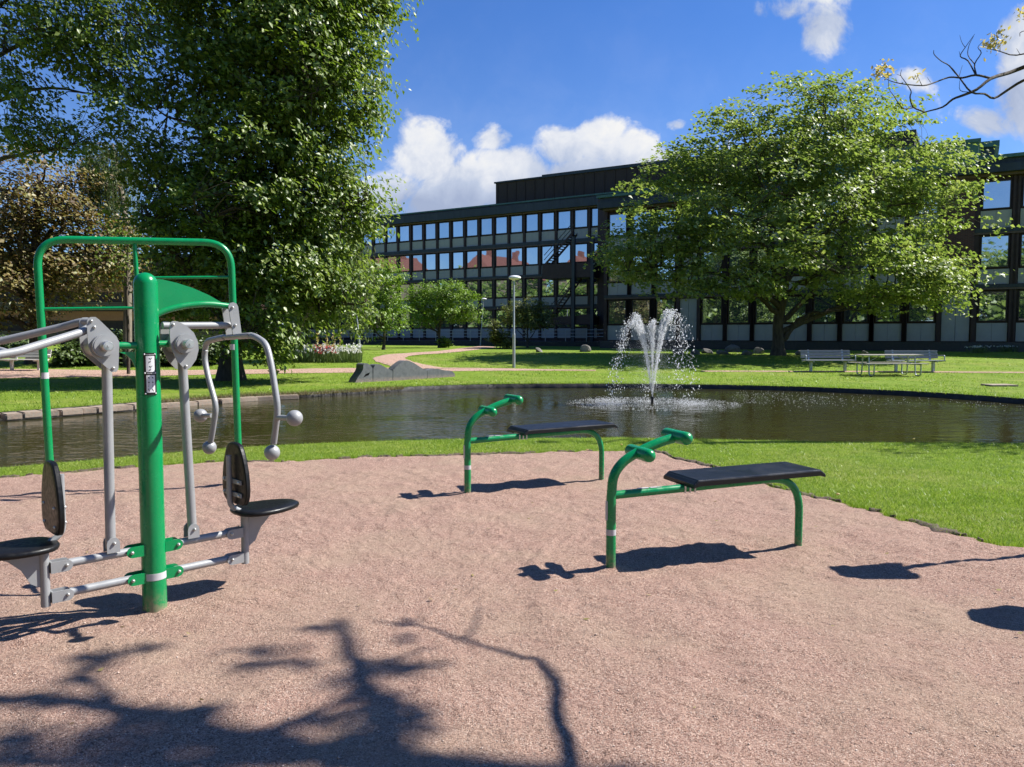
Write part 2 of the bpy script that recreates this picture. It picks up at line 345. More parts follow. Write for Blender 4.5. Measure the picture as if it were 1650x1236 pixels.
def smooth_path(pts, n=8):
    pts = [Vector(p) for p in pts]; P = [pts[0]*2-pts[1]]+pts+[pts[-1]*2-pts[-2]]; out = []
    for i in range(1, len(P)-2):
        p0, p1, p2, p3 = P[i-1:i+3]
        for k in range(n):
            t = k/n; out.append(.5*((2*p1)+(p2-p0)*t+(2*p0-5*p1+4*p2-p3)*t*t+(3*p1-p0-3*p2+p3)*t**3))
    out.append(pts[-1]); return out
def fillet(pts, rad, n=7):
    pts = [Vector(p) for p in pts]; out = [pts[0]]
    rr = rad if isinstance(rad, (list, tuple)) else [rad]*(len(pts)-2)
    for i in range(1, len(pts)-1):
        a, b, c = pts[i-1:i+2]; d1 = (a-b); d2 = (c-b); r = min(rr[i-1], d1.length*.49, d2.length*.49)
        p = b+d1.normalized()*r; q = b+d2.normalized()*r
        for k in range(n+1):
            t = k/n; out.append(p*(1-t)**2+b*2*t*(1-t)+q*t*t)
    out.append(pts[-1]); return out
def vnoise(x, y, seed=0):
    """cheap smooth 2-d value noise, numpy"""
    rng = np.random.RandomState(seed); tab = rng.rand(256, 256)
    xi = np.floor(x).astype(int); yi = np.floor(y).astype(int); fx = x-xi; fy = y-yi; fx = fx*fx*(3-2*fx); fy = fy*fy*(3-2*fy)
    g = lambda a, b: tab[a % 256, b % 256]
    return (g(xi, yi)*(1-fx)+g(xi+1, yi)*fx)*(1-fy)+(g(xi, yi+1)*(1-fx)+g(xi+1, yi+1)*fx)*fy
def rock_bm(rng, sx, sy, sz):
    bm = bmesh.new(); bmesh.ops.create_icosphere(bm, subdivisions=3, radius=1); s = rng.randint(1000)
    dirs = [Vector(rng.randn(3)).normalized() for _ in range(9)]; lim = [rng.uniform(.65, .95) for _ in dirs]
    for v in bm.verts:
        for d, l in zip(dirs, lim):
            k = v.co.dot(d)
            if k > l*.8: v.co -= d*(k-l*.8)*.95
        v.co = Vector((v.co.x*sx, v.co.y*sy, v.co.z*sz))
    return bm

# ------------------------------------------------------------------ pond outline, lawn, gravel, water
near_px = [(0, 752), (75, 745), (150, 738), (220, 732), (300, 725), (380, 719), (450, 715), (530, 711.5), (600, 709), (680, 706.5), (750, 705), (860, 703.5), (1000, 703),
           (1120, 705), (1250, 708), (1400, 710), (1530, 711.5), (1650, 712)]
far_px = [(1650, 641), (1600, 637), (1500, 630.5), (1400, 626), (1300, 622), (1200, 619.5), (1100, 618), (1000, 617), (900, 617), (800, 617.5), (700, 620), (640, 622.5), (560, 627),
          (500, 630.5), (400, 634), (270, 643), (170, 650), (80, 657), (0, 662)]
P1 = [at_z(*p) for p in near_px]; P2 = [at_z(*p) for p in far_px]
ring = P1+[Vector((9.8, 11.6, 0)), Vector((12.5, 12.1, 0)), Vector((15.5, 13.8, 0)), Vector((16.3, 16.2, 0)), Vector((15, 18.4, 0))]+P2+[Vector((-12.4, 15.2, 0)), Vector((-13, 12.8, 0)), Vector((-11.5, 10.6, 0)), Vector((-8.6, 9.4, 0))]
PC = Vector((0.5, 16.0, 0))
ang = [(math.atan2(p.y-PC.y, p.x-PC.x), (p-PC).length) for p in ring]; ang.sort()
NA = 720
aa = np.array([a for a, _ in ang]); rr = np.array([r for _, r in ang])
TH = np.linspace(-math.pi, math.pi, NA, endpoint=False)
RP = np.interp(TH, np.concatenate([aa-2*math.pi, aa, aa+2*math.pi]), np.tile(rr, 3))
RP = (RP+np.roll(RP, 1)+np.roll(RP, -1))/3
def hgt_np(y):
    t = np.clip((y-27)/19., 0, 1); return .6*t*t*(3-2*t)
def ring_mesh(name, radii, zfun, mat, close_center=False, smooth=True):
    vs = []
    for r in radii: 
        x = PC.x+r*np.cos(TH); y = PC.y+r*np.sin(TH); vs.append(np.stack([x, y, zfun(x, y)], 1))
    n = len(radii); idx = np.arange(NA); nx = (idx+1) % NA; fs = []
    for i in range(n-1): fs.append(np.stack([i*NA+idx, (i+1)*NA+idx, (i+1)*NA+nx, i*NA+nx], 1))
    return np_mesh(name, np.concatenate(vs), np.concatenate(fs), mat, smooth)
LAWN_Z = -.020
offs = list(np.concatenate([[0, .15], np.arange(.5, 12, .5), np.arange(12, 45, 1.0), [48, 55, 65, 80, 100, 130, 180, 260, 400, 700, 1200]]))
WATER_Z = -.17
water = link('pond_water', ring_mesh('pond_water', [RP*0.001, RP*.3, RP*.6, RP*.9, RP-.0+.01], lambda x, y: x*0+WATER_Z, M['water'])); tag(water, kind='structure')
# pond wall: a real ring with thickness
def wall_ring():
    prof = [(.0, LAWN_Z-.004), (-.0, -.03), (-.03, -.05), (-.02, -.5), (.25, -.5), (.25, -.06)]
    vs = []
    for (o, z) in prof:
        r = RP+o+ (0.015*np.sin(TH*57)+.01*np.sin(TH*131) if z > -.4 and o < .1 else 0); vs.append(np.stack([PC.x+r*np.cos(TH), PC.y+r*np.sin(TH), TH*0+z], 1))
    n = len(prof); idx = np.arange(NA); nx = (idx+1) % NA; fs = []
    for i in range(n-1): fs.append(np.stack([i*NA+idx, i*NA+nx, (i+1)*NA+nx, (i+1)*NA+idx], 1))
    return np_mesh('pond_wall', np.concatenate(vs), np.concatenate(fs), M['pond_wall'])
pw = link('pond_wall', wall_ring()); tag(pw, 'low dark wall that edges the pond', 'pond wall'); 
# gravel
grav_px = [(0, 768), (75, 762), (150, 755), (225, 750), (300, 745), (370, 742), (450, 742), (520, 738), (600, 735), (680, 733), (750, 731), (830, 729), (900, 727), (980, 725), (1040, 724), (1070, 728), (1090, 738),
           (1150, 751), (1190, 762), (1230, 776), (1275, 790), (1320, 801), (1370, 812), (1420, 822), (1470, 838), (1510, 850), (1560, 863), (1610, 876), (1650, 882)]
GR = [at_z(*p) for p in grav_px]+[Vector((5.4, 5.3, 0)), Vector((8, 3.5, 0)), Vector((9, 0, 0)), Vector((6, -6, 0)), Vector((0, -8, 0)), Vector((-7, -6, 0)), Vector((-10, 0, 0)), Vector((-9.4, 5.5, 0))]
GC = Vector((-.5, 4.2, 0)); ga = sorted([(math.atan2(p.y-GC.y, p.x-GC.x), (p-GC).length) for p in GR])
gaa = np.array([a for a, _ in ga]); grr = np.array([r for _, r in ga])
def grav_r(th): return np.interp(th, np.concatenate([gaa-2*math.pi, gaa, gaa+2*math.pi]), np.tile(grr, 3))+.05*np.sin(th*41)*np.sin(th*23+1)+.035*np.sin(th*97)*np.sin(th*61)
FEET = [tuple(at_z(*q))[:2] for q in ((250, 984), (984, 916), (1286, 882), (753.5, 795), (969, 773.5), (84, 803), (386.5, 781))]
def build_gravel():
    N = 1200; th = np.linspace(-math.pi, math.pi, N, endpoint=False); rE = grav_r(th); K = 170; vs = []
    for k in range(K+1):
        r = rE*(k/K); x = GC.x+r*np.cos(th); y = GC.y+r*np.sin(th)
        z = .030*(vnoise(x*1.7, y*1.7, 1)-.5)+.026*(vnoise(x*5, y*5, 2)-.5)+.016*(vnoise(x*13, y*13, 4)-.5)+.010*(vnoise(x*27, y*27, 5)-.5)
        z = np.maximum(z, -.011); e = np.clip((rE-r)/.15, 0, 1); z = z*e-(1-e)*.02
        for (mx, my) in FEET: z = z+.020*np.exp(-((x-mx)**2+(y-my)**2)/.11**2)*(.6+.8*vnoise(x*40, y*40, 8))
        vs.append(np.stack([x, y, z], 1))
    idx = np.arange(N); nx = (idx+1) % N; fs = [np.stack([k*N+idx, (k+1)*N+idx, (k+1)*N+nx, k*N+nx], 1) for k in range(K)]
    return np_mesh('gravel_ground', np.concatenate(vs), np.concatenate(fs), M['gravel'], True)
gv = link('gravel_ground', build_gravel()); tag(gv, kind='structure')

def in_gravel(x, y, m=0.):
    th = np.arctan2(y-GC.y, x-GC.x); return np.hypot(x-GC.x, y-GC.y) < grav_r(th)+m
def in_pond(x, y, m=0.):
    th = np.arctan2(y-PC.y, x-PC.x); return np.hypot(x-PC.x, y-PC.y) < np.interp(th, TH, RP, period=2*math.pi)+m

lawn = link('lawn', ring_mesh('lawn', [RP+o for o in offs], lambda x, y: hgt_np(y)+LAWN_Z+0.008*(vnoise(x*.8+50, y*.8+50, 3)-.5)-.09*in_gravel(x, y, -.4), M['lawn'])); tag(lawn, kind='structure')
def blades(name, xs, ys, zs, h, w, mat, seed=1, lean=.5):
    rng = np.random.RandomState(seed); n = len(xs); a = rng.rand(n)*2*math.pi; hh = h*(.5+rng.rand(n)); ww = w*(.6+.8*rng.rand(n))
    la = rng.rand(n)*2*math.pi; ll = hh*lean*rng.rand(n)
    base = np.stack([xs, ys, zs-.01], 1); d = np.stack([np.cos(a), np.sin(a), a*0], 1)*ww[:, None]*.5
    tip = base+np.stack([np.cos(la)*ll, np.sin(la)*ll, hh], 1)
    v = np.empty((n*3, 3)); v[0::3] = base-d; v[1::3] = base+d; v[2::3] = tip
    return np_mesh(name, v, np.arange(n*3).reshape(-1, 3), mat)
rng = np.random.RandomState(11)
def scatter(x0, x1, y0, y1, dens):
    n = int((x1-x0)*(y1-y0)*dens); return x0+rng.rand(n)*(x1-x0), y0+rng.rand(n)*(y1-y0)
xs, ys = [], []
for (x0, x1, y0, y1, dn) in [(1., 9., 4.6, 8., 7500), (1., 9., 8, 12.2, 4000), (-8.5, 1., 8.0, 12.6, 4200)]:
    a, b = scatter(x0, x1, y0, y1, dn); k = (np.abs(a) < .70*b+.3) & ~in_gravel(a, b, -.04+.22*(vnoise(a*3+9, b*3+9, 21)-.4)+.12*(vnoise(a*11+9, b*11+9, 22)-.5)) & (rng.rand(len(a)) < .55+.6*vnoise(a*6+30, b*6+30, 23)) & ~in_pond(a, b, -.04)
    xs.append(a[k]); ys.append(b[k])
xs = np.concatenate(xs); ys = np.concatenate(ys)
g1 = link('grass', blades('grass', xs, ys, xs*0+LAWN_Z, .030, .0062, M['blade'], 3, 1.3)); tag(g1, 'short bright green grass between gravel and pond', 'grass', kind='stuff')
# ragged tufts on the edges of gravel and pond, near and far
def edge_tufts(name, label, side):
    X, Y, Hh = [], [], []
    if side == 'far':
        th = TH; 
        k = rng.randint(0, NA, 26000); t = TH[k]+rng.rand(len(k))*2*math.pi/NA; r = np.interp(t, TH, RP, period=2*math.pi)+rng.rand(len(k))*.35-.03
        x = PC.x+r*np.cos(t); y = PC.y+r*np.sin(t); s = (y > 15.) & (np.abs(x) < y*.7+1); x = x[s]; y = y[s]
        me = blades(name, x, y, hgt_np(y)+LAWN_Z-.02, .085, .011, [M['blade']], 9, 1.3)
    else:
        n = 16000; t = rng.rand(n)*math.pi*1.3-.3; r = grav_r(t)+(rng.rand(n)-.35)*.10; x = GC.x+r*np.cos(t); y = GC.y+r*np.sin(t)
        me = blades(name, x, y, y*0+LAWN_Z, .045, .006, [M['blade']], 9, 1.2)
    return tag(link(name, me), label, 'grass', kind='stuff')
edge_tufts('grass_fringe', 'uneven grass hanging over the far edge of the pond', 'far')
edge_tufts('grass_fringe', 'ragged grass tufts along the edge of the gravel', 'near')
n = 90000; fy_ = 16+rng.rand(n)**.8*30; fx_ = (rng.rand(n)*2-1)*.69*fy_; kk_ = ~in_pond(fx_, fy_, .05) & (vnoise(fx_*.9+80, fy_*.9+80, 41) > .35); fx_ = fx_[kk_]; fy_ = fy_[kk_]
PATHM = None
tag(link('grass', blades('grass', fx_, fy_, hgt_np(fy_)+LAWN_Z, .055, .022, M['blade'], 12, 1.4)), 'tufty green grass of the park lawn beyond the pond', 'grass', kind='stuff')
# dry straw fringe at the left part of the far bank
n = 5000; pxx = rng.rand(n)*420+230; pts = []
farx = [p[0] for p in far_px][::-1]; fary = [p[1] for p in far_px][::-1]
bx, by = [], []
for i in range(n):
    p = at_z(pxx[i], float(np.interp(pxx[i], farx, fary))-rng.rand()*2.2+1.2); bx.append(p.x); by.append(p.y)
tag(link('dry_grass', blades('dry_grass', np.array(bx), np.array(by), np.full(n, -.07), .10, .014, M['dry_blade'], 5, 1.5)), 'straw coloured dead grass on the left far bank of the pond', 'dry grass', kind='stuff')
# kerb stones at left far bank
root = empty('stone_kerb', on_ground(120, 655), 0, 'pale worn stone kerb edging the pond at the far left bank', 'kerb')
pa = [at_z(px, float(np.interp(px, farx, fary))+1.5) for px in (-60, 0, 28, 60, 84, 118, 140, 172, 200, 226, 258, 286, 310, 345, 372, 410, 440, 480)]
for i in range(len(pa)-1):
    a, b = pa[i], pa[i+1]; d = (b-a).normalized(); nrm = Vector((-d.y, d.x, 0)); w = .42+rng.rand()*.05 if i < 9 else .16+rng.rand()*.20
    zt = -.03+rng.rand()*.02-(0 if i < 9 else .04); bb = B(root.location); a2 = a+d*.004; b2 = b-d*.004
    q = [a2+nrm*.05, b2+nrm*.05, b2-nrm*w, a2-nrm*w*(1+.15*rng.randn()*.5)]
    bm = bmesh.new(); vs = [bm.verts.new((p.x, p.y, z)) for z in (zt-.13, zt) for p in q]
    for f in [(0,3,2,1),(4,5,6,7),(0,1,5,4),(1,2,6,5),(2,3,7,6),(3,0,4,7)]: bm.faces.new([vs[k] for k in f])
    bmesh.ops.recalc_face_normals(bm, faces=bm.faces[:])
    bmesh.ops.bevel(bm, geom=bm.edges[:], offset=.02, segments=2, affect='EDGES'); bb.from_bm(bm)
    bb.build('kerb_stone', M['kerb_stone'], root)
root = None
def soil_rim():
    N = 2400; th = np.linspace(-.75, math.pi+.2, N); r0 = grav_r(th); x0 = GC.x+r0*np.cos(th); y0 = GC.y+r0*np.sin(th)
    w = np.clip(.16*(vnoise(x0*2.2+40, y0*2.2+40, 31)-.42)+.10*(vnoise(x0*12, y0*12, 32)-.4), .0, .2); vs = []
    for f_, z_ in ((-1.0, -.03), (-.5, .002), (0, .006), (.8, .0), (1.4, -.03)):
        r = r0+w*f_; x = GC.x+r*np.cos(th); y = GC.y+r*np.sin(th); vs.append(np.stack([x, y, z_+.016*(vnoise(x*35, y*35, 33)-.5)-.03*(w < .012)], 1))
    i = np.arange(N-1); fs = [np.stack([k*N+i, k*N+i+1, (k+1)*N+i+1, (k+1)*N+i], 1) for k in range(4)]
    return np_mesh('soil_edge', np.concatenate(vs), np.concatenate(fs), simple('dark_soil', (.05, .035, .025), (.12, .085, .06), 9, .95, bump=1., bscale=60), True)
tag(link('soil_edge', soil_rim()), kind='structure')
nl = 90; fx = (rng.rand(nl)*2-1)*4; fy = 2.9+rng.rand(nl)*5.5; kx = in_gravel(fx, fy, -.1) & (np.abs(fx) < .7*fy); fx = fx[kx]; fy = fy[kx]; nl = len(fx)
def bits():
    a = rng.rand(nl)*6.28; c = np.stack([fx, fy, np.full(nl, .012)], 1); t = np.stack([np.cos(a), np.sin(a), a*0], 1); w = np.stack([-np.sin(a), np.cos(a), .3+a*0], 1); s1 = (.008+.014*rng.rand(nl))[:, None]; s2 = s1*(.15+.5*rng.rand(nl))[:, None]
    v = np.empty((nl, 4, 3)); v[:, 0] = c-t*s1; v[:, 1] = c+w*s2; v[:, 2] = c+t*s1+np.array([0, 0, .006]); v[:, 3] = c-w*s2
    return np_mesh('fallen_leaves', v.reshape(-1, 3), np.arange(nl*4).reshape(-1, 4), leaf_mat('dead_leaf', [(.08, .05, .03), (.2, .14, .06), (.3, .27, .10)], .1, .7, .2))
tag(link('fallen_leaves', bits()), 'small dry leaves and bits lying scattered on the gravel', 'leaves', kind='stuff')
# small plants / yellow flowers in lawn
for k, (px, py) in enumerate([(1472, 713), (1003, 722), (948, 731), (1352, 806)]):
    p = at_z(px, py); bb = B(p)
    for j in range(1):
        q = p+Vector((rng.randn()*.03, rng.randn()*.03, .045+rng.rand()*.02)); bb.tube([q-Vector((0, 0, .07)), q], .0012, 4, 0); bb.ball(q, .019, 1, 10, 6, (1, 1, .5))
    tag(bb.build('dandelion', [M['blade'], M['leaf_yellow']], None, p), ['yellow dandelion at the pond edge on the right', 'yellow dandelion in the grass strip behind the near bench', 'yellow dandelion in the grass just behind the far bench leg', 'yellow dandelion at the gravel edge right of the near bench'][k], 'flower', 'dandelions in the near grass')

# ------------------------------------------------------------------ paths
def strip(name, e1, e2, mat, lift=.010, n=80, m=6, curve=True):
    a = smooth_path([on_ground(*p) for p in e1], 12) if curve else [on_ground(*p) for p in e1]; b = smooth_path([on_ground(*p) for p in e2], 12)
    def res(pts):
        L = [0]
        for i in range(1, len(pts)): L.append(L[-1]+(pts[i]-pts[i-1]).length)
        t = np.linspace(0, L[-1], n); return np.stack([np.interp(t, L, [p[k] for p in pts]) for k in (0, 1)], 1)
    A, C = res(a), res(b); vs = []
    for j in range(m):
        w = j/(m-1); q = A*(1-w)+C*w
        if j in (0, m-1): q = q+.05*np.random.RandomState(4).randn(n, 2)*.6
        vs.append(np.stack([q[:, 0], q[:, 1], hgt_np(q[:, 1])+lift-(.02 if j in (0, m-1) else 0)], 1))
    idx = np.arange(n-1); fs = [np.stack([j*n+idx, j*n+idx+1, (j+1)*n+idx+1, (j+1)*n+idx], 1) for j in range(m-1)]
    o = link(name, np_mesh(name, np.concatenate(vs), np.concatenate(fs), mat, True)); return tag(o, kind='structure')
M['path'] = gravel_mat('path_gravel', .35)
strip('path', [(-250, 596), (0, 594), (200, 596), (400, 595), (560, 592.5), (700, 592), (800, 593), (880, 595), (960, 596.2)],
      [(-250, 612), (0, 609), (200, 606), (400, 602), (560, 600), (700, 598), (800, 597), (880, 596.8), (960, 597)], M['path'], .012, 140)
strip('worn_track', [(1130, 597.3), (1300, 597.6), (1450, 598), (1650, 599.4), (1900, 600.5)], [(1130, 598.4), (1300, 598.7), (1450, 599.3), (1650, 600.6), (1900, 601.8)], M['path'], .010, 80)
strip('path', [(640, 596), (625, 588), (603, 581), (603, 576), (625, 571), (665, 568), (710, 565), (745, 560.5), (770, 558)],
      [(735, 594), (706, 591), (675, 585), (655, 579), (656, 574.5), (680, 571), (725, 568), (770, 563), (800, 559)], M['path'], .016, 80)
# ------------------------------------------------------------------ main double machine
P0 = at_z(250, 984); P0.z = 0
U = Vector((.714, .70, 0)).normalized(); V = Vector((U.y, -U.x, 0)); Z = Vector((0, 0, 1))
def MP(px, py, t=0.): return at_plane(px, py, P0+V*t, V)
def NP(px, py, s): return at_plane(px, py, P0+U*s, U)
def L(s, t, z): return P0+U*s+V*t+Z*z
mach = empty('chest_press', P0, 0, 'green post training machine with two black seats and silver grey lever arms', 'exercise machine')
def mb(): return B(P0)
G, GY, ST, BK = M['green'], M['grey'], M['steel'], M['black_pad']
bb = mb(); H = 1.955
pr = [(0, .066), (1.89, .064)]+[(1.89+.064*math.sin(R(a)), .064*math.cos(R(a))) for a in (15, 30, 45, 60, 75, 88)]
bb.tube([P0+Z*(-.1)]+[P0+Z*z for z, _ in pr], [.066]+[r for _, r in pr], 40); bb.build('post', G, mach)
bb = mb(); bb.tube([P0+Z*.195, P0+Z*.235], .0675, 40); bb.build('reflective_band', M['sticker'], mach)
def rounded_plate(s0, s1, z0, z1, t, th, round_end=1, lift=0.):
    """vertical plate in the U-Z plane, rounded at s1"""
    r = (z1-z0)/2; zc = (z0+z1)/2; sg = 1 if s1 > s0 else -1; out = [L(s0, t, z0-lift*0), L(s1-sg*r, t, z0)]
    for k in range(1, 8): a = -math.pi/2+math.pi*k/8; out.append(L(s1-sg*r+sg*r*math.cos(a), t, zc+r*math.sin(a)))
    out += [L(s1-sg*r, t, z1), L(s0, t, z1)]; return out, V*th
def bolt(bb, s, t, z, r=.011, mi=0):
    bb.cyl(L(s, t-.004, z), L(s, t+.008, z), r, 12, mi); bb.ball(L(s, t+.008, z), r*.8, mi, 10, 6)
ZU, ZL = .375, .215
for sg in (-1, 1):
    for zc in (ZU, ZL):
        bb = mb()
        for t in (-.038, .030): o, of = rounded_plate(sg*.055, sg*.155, zc-.032, zc+.030, t, .008); bb.prism(o, of)
        bb.box((0, 0, 0), (0, 0, 0)) if False else None
        o2 = [L(sg*.055, -.030, zc-.034), L(sg*.062, -.030, zc-.034), L(sg*.062, -.030, zc+.032), L(sg*.055, -.030, zc+.032)]
        bb.prism(o2, V*.06); bolt(bb, sg*.128, .038, zc, .010, 1); bb.build('post_bracket', [G, ST], mach)
        bb = mb(); bb.tube([L(sg*.115, 0, zc), L(sg*.44, 0, zc)], .0225, 20); bb.build('link_bar', GY, mach)
        bb = mb()
        for t in (-.032, .025): o, of = rounded_plate(sg*.530, sg*.425, zc-.034, zc+.026, t, .007); bb.prism(o, of)
        o2 = [L(sg*.522, -.025, zc-.034), L(sg*.530, -.025, zc-.034), L(sg*.530, -.025, zc+.026), L(sg*.522, -.025, zc+.026)]
        bb.prism(o2, V*.05); bolt(bb, sg*.455, .032, zc, .009, 1); bb.build('seat_bracket', [GY, ST], mach)
    bb = mb(); bb.tube([L(sg*.553, 0, ZL-.05), L(sg*.553, 0, .47)], .0235, 20)
    o = [L(sg*.575, -.005, .475), L(sg*.80, -.005, .475), L(sg*.72, -.005, .44), L(sg*.66, -.005, .38), L(sg*.62, -.005, .30), L(sg*.575, -.005, .27)]
    bb.prism(o, V*.010); bb.build('seat_column', GY, mach)
    # strut foot
    s_ = sg*.222; bb = mb()
    for t in (-.034, .027):
        out = [L(s_-.034, t, ZU+.018), L(s_+.034, t, ZU+.018), L(s_+.034, t, ZU+.07)]+[L(s_+.034*math.cos(a), t, ZU+.07+.034*math.sin(a)) for a in [math.pi*k/6 for k in range(1, 6)]]+[L(s_-.034, t, ZU+.07)]
        bb.prism(out, V*.007)
    bolt(bb, s_+.004, .034, ZU+.072, .009, 1); bb.build('strut_foot', [GY, ST], mach)
    # seat pad: rounded teardrop plate
    bb = mb(); out = []
    for k in range(28):
        a = 2*math.pi*k/28; ca, sa = math.cos(a), math.sin(a)
        out.append((.70+.215*ca, (.165-.035*ca)*(abs(sa)**.75)*(1 if sa >= 0 else -1)))
    bm = bmesh.new(); rings = []
    for (f, z) in ((.80, .478), (.97, .484), (1., .496), (.985, .507), (.93, .514), (.6, .519), (.2, .520)):
        rings.append([bm.verts.new(L(sg*(.70+(s-.70)*f), t*f, z+.03*max(0, (s-.70))*.5)) for s, t in out])
    for i in range(len(rings)-1):
        for k in range(28): bm.faces.new((rings[i][k], rings[i][(k+1) % 28], rings[i+1][(k+1) % 28], rings[i+1][k]))
    bm.faces.new(rings[0][::-1]); bm.faces.new(rings[-1]); bmesh.ops.recalc_face_normals(bm, faces=bm.faces[:])
    bb.from_bm(bm, 0, True); bb.build('seat', BK, mach)
    # backrest: tall rounded plate facing outwards
    s0 = sg*.505; bk = sg*.023
    prof = [(-.10, .555), (-.150, .585), (-.168, .64), (-.166, .71), (-.148, .79), (-.115, .87), (-.080, .918), (-.035, .936), (.035, .936), (.080, .918), (.115, .87), (.148, .79), (.166, .71), (.168, .64), (.150, .585), (.10, .555)]
    prof = [(p.x, p.y) for p in smooth_path([Vector((a, b, 0)) for a, b in prof+prof[:1]], 3)[:-1]]
    bm = bmesh.new(); rings = []; n = len(prof); zc = .745
    for (f, d) in ((.86, -.018), (.96, -.016), (1., -.010), (1., .006), (.965, .014), (.85, .017)):
        rings.append([bm.verts.new(L(s0+sg*d, t*f, zc+(z-zc)*(f*.5+.5))) for t, z in prof])
    for i in range(len(rings)-1):
        for k in range(n): bm.faces.new((rings[i][k], rings[i][(k+1) % n], rings[i+1][(k+1) % n], rings[i+1][k]))
    bm.faces.new(rings[0][::-1]); bm.faces.new(rings[-1]); bmesh.ops.recalc_face_normals(bm, faces=bm.faces[:])
    bb = mb(); bb.from_bm(bm, 0, False); br = bb.build('backrest', BK, mach)
    bb = mb(); sb = s0-sg*.045
    bb.tube(fillet([L(sg*.565, 0, .482), L(sg*.530, 0, .50), L(sb, 0, .545), L(sb, 0, .86)], .05), .016, 14)
    for z in (.62, .70): 
        a = L(sb+sg*.010, -.115, z-.012); bb.prism([L(sb+sg*.016, -.12, z-.013), L(sb+sg*.016, .12, z-.013), L(sb+sg*.016, .12, z+.013), L(sb+sg*.016, -.12, z+.013)], U*(sg*.009))
    bb.build('backrest_support', GY, mach)
    bb = mb()
    for z in (.62, .70):
        for t in (-.10, .10):
            bb.ball(L(s0+sg*.017, t, z-.02 if z < .65 else z), .009, 0, 10, 6); bb.ball(L(sb+sg*.012, t, z), .009, 0, 10, 6)
    bb.build('backrest_bolt', ST, mach)
# struts, pivots
def zp(p7, sc_=6.505, ox=130, oy=490): return [(x/sc_+ox, y/sc_+oy) for x, y in p7]
plateL = zp([(60, 200), (66, 160), (98, 136), (150, 135), (185, 160), (370, 340), (400, 400), (396, 500), (390, 680), (370, 708), (325, 712), (250, 650), (120, 535), (78, 450), (66, 350)])
plateR = zp([(940, 190), (965, 178), (1010, 182), (1100, 225), (1180, 300), (1225, 400), (1230, 480), (1205, 580), (1150, 660), (1110, 690), (1085, 685), (1010, 600), (960, 500), (935, 400), (928, 300), (932, 215)])
for (pl, hub, rr_, bolts, foot, top, sg) in [(plateL, (170.7, 557.6), .060, [(147, 517), (152, 527), (182.5, 593)], (178, 862), (172, 590), -1), (plateR, (301.5, 554.5), .056, [(279, 523), (299.7, 590)], (309, 838), (293, 572), 1)]:
    TF, TB = .085, -.055
    for (t, th, nm) in ((TF, .009, 'cam_plate'), (TB, .009, 'cam_plate')):
        q = [MP(x, y, TF)+V*(t-TF) for x, y in pl]; bb = mb(); bb.prism(q, V*th)
        if t == TF:
            for (x, y) in bolts:
                p = MP(x, y, TF+th); bb.cyl(p-V*.003, p+V*.006, .0085, 12, 1); bb.ball(p+V*.005, .007, 1, 10, 6)
        bb.build(nm, [GY, ST], mach)
    h = MP(hub[0], hub[1], TF+.06); c = h-V*.06
    bb = mb(); bb.tube([c-V*.15, c+V*.040], rr_, 36); bb.cyl(c+V*.040, c+V*.044, rr_*.88, 36); bb.build('bearing_housing', GY, mach)
    bb = mb(); bb.tube([c+V*.03, c+V*.098, c+V*.102], [.027, .027, .024], 30); bb.tube([c+V*.099, c+V*.104], .018, 30); bb.tube([c+V*.100, c+V*.109], .006, 12); bb.build('axle_end', ST, mach)
    ft = MP(foot[0], foot[1], 0); tp = MP(top[0], top[1], .01)
    bb = mb(); bb.tube([ft+(ft-tp)*.075, ft*.02+tp*.98, tp+Z*.03], .0262, 22); bb.build('lever_strut', GY, mach)
    bb = mb(); zc = c.z; sc0 = (c-P0).dot(U); bb.tube([L(sg*.05, 0, zc), L(sc0-sg*.03, 0, zc)], .020, 18)
    if sg < 0: q = [MP(190, 567), MP(217, 567), MP(219, 594), MP(212, 580), MP(202, 571)]; bb.prism([p-V*.004 for p in q], V*.008)
    bb.build('axle_arm', G, mach)
# right upper cantilever
bb = mb(); arm = smooth_path([MP(246, 510), MP(268, 500), MP(300, 492.5), MP(335, 490), MP(369, 493.5)], 6); bb.tube(arm, .0185, 18)
q = [MP(x, y) for x, y in [(243, 449), (262, 450.5), (285, 456), (310, 464), (335, 475), (358, 488), (368, 493), (335, 489), (300, 491), (268, 499), (246, 509)]]
bb.prism([p-V*.004 for p in q], V*.008); bb.build('cantilever_arm', G, mach)
bb = mb(); z7 = lambda x, y: (x/3.863+230, y/3.863+440)
fr = [z7(*p) for p in [(530, 205), (540, 188), (560, 182), (580, 190), (590, 208), (613, 385), (612, 402), (562, 402)]]
bb.prism([MP(x, y, .045) for x, y in fr], V*.008); bb.prism([MP(x, y, .045)-V*.095 for x, y in fr], V*.008)
for (x, y) in (z7(558, 214), z7(576, 324)): p = MP(x, y, .053); bb.cyl(p-V*.1, p+V*.006, .009, 12, 1); bb.ball(p+V*.006, .0075, 1, 10, 6)
bb.build('hanger_plate', [GY, ST], mach)
bb = mb(); bb.tube([MP(262, 525, 0), MP(373, 524, 0)], .0205, 20); bb.build('push_rod', GY, mach)
SH = .50
hp = [NP(*z7(*p), SH) for p in [(422, 1050), (432, 1000), (458, 830), (405, 640), (382, 520), (395, 425), (500, 400), (690, 388), (770, 440), (800, 570), (842, 840), (815, 1060)]]
bb = mb(); bb.tube(smooth_path(fillet(hp, .06, 4), 2), .0185, 18); bb.build('handle_frame', GY, mach)
for (c, e, kk) in [((415, 1085), None, 0), ((805, 1117), None, 0), ((360, 887), (430, 887), 1), ((945, 903), (835, 900), 1)]:
    bb = mb(); cc = NP(*z7(*c), SH); bb.ball(cc, .0445, 0, 24, 16)
    if e: bb.tube([cc, NP(*z7(*e), SH)], .0145, 14)
    bb.build('ball_grip', M['grey'], mach)
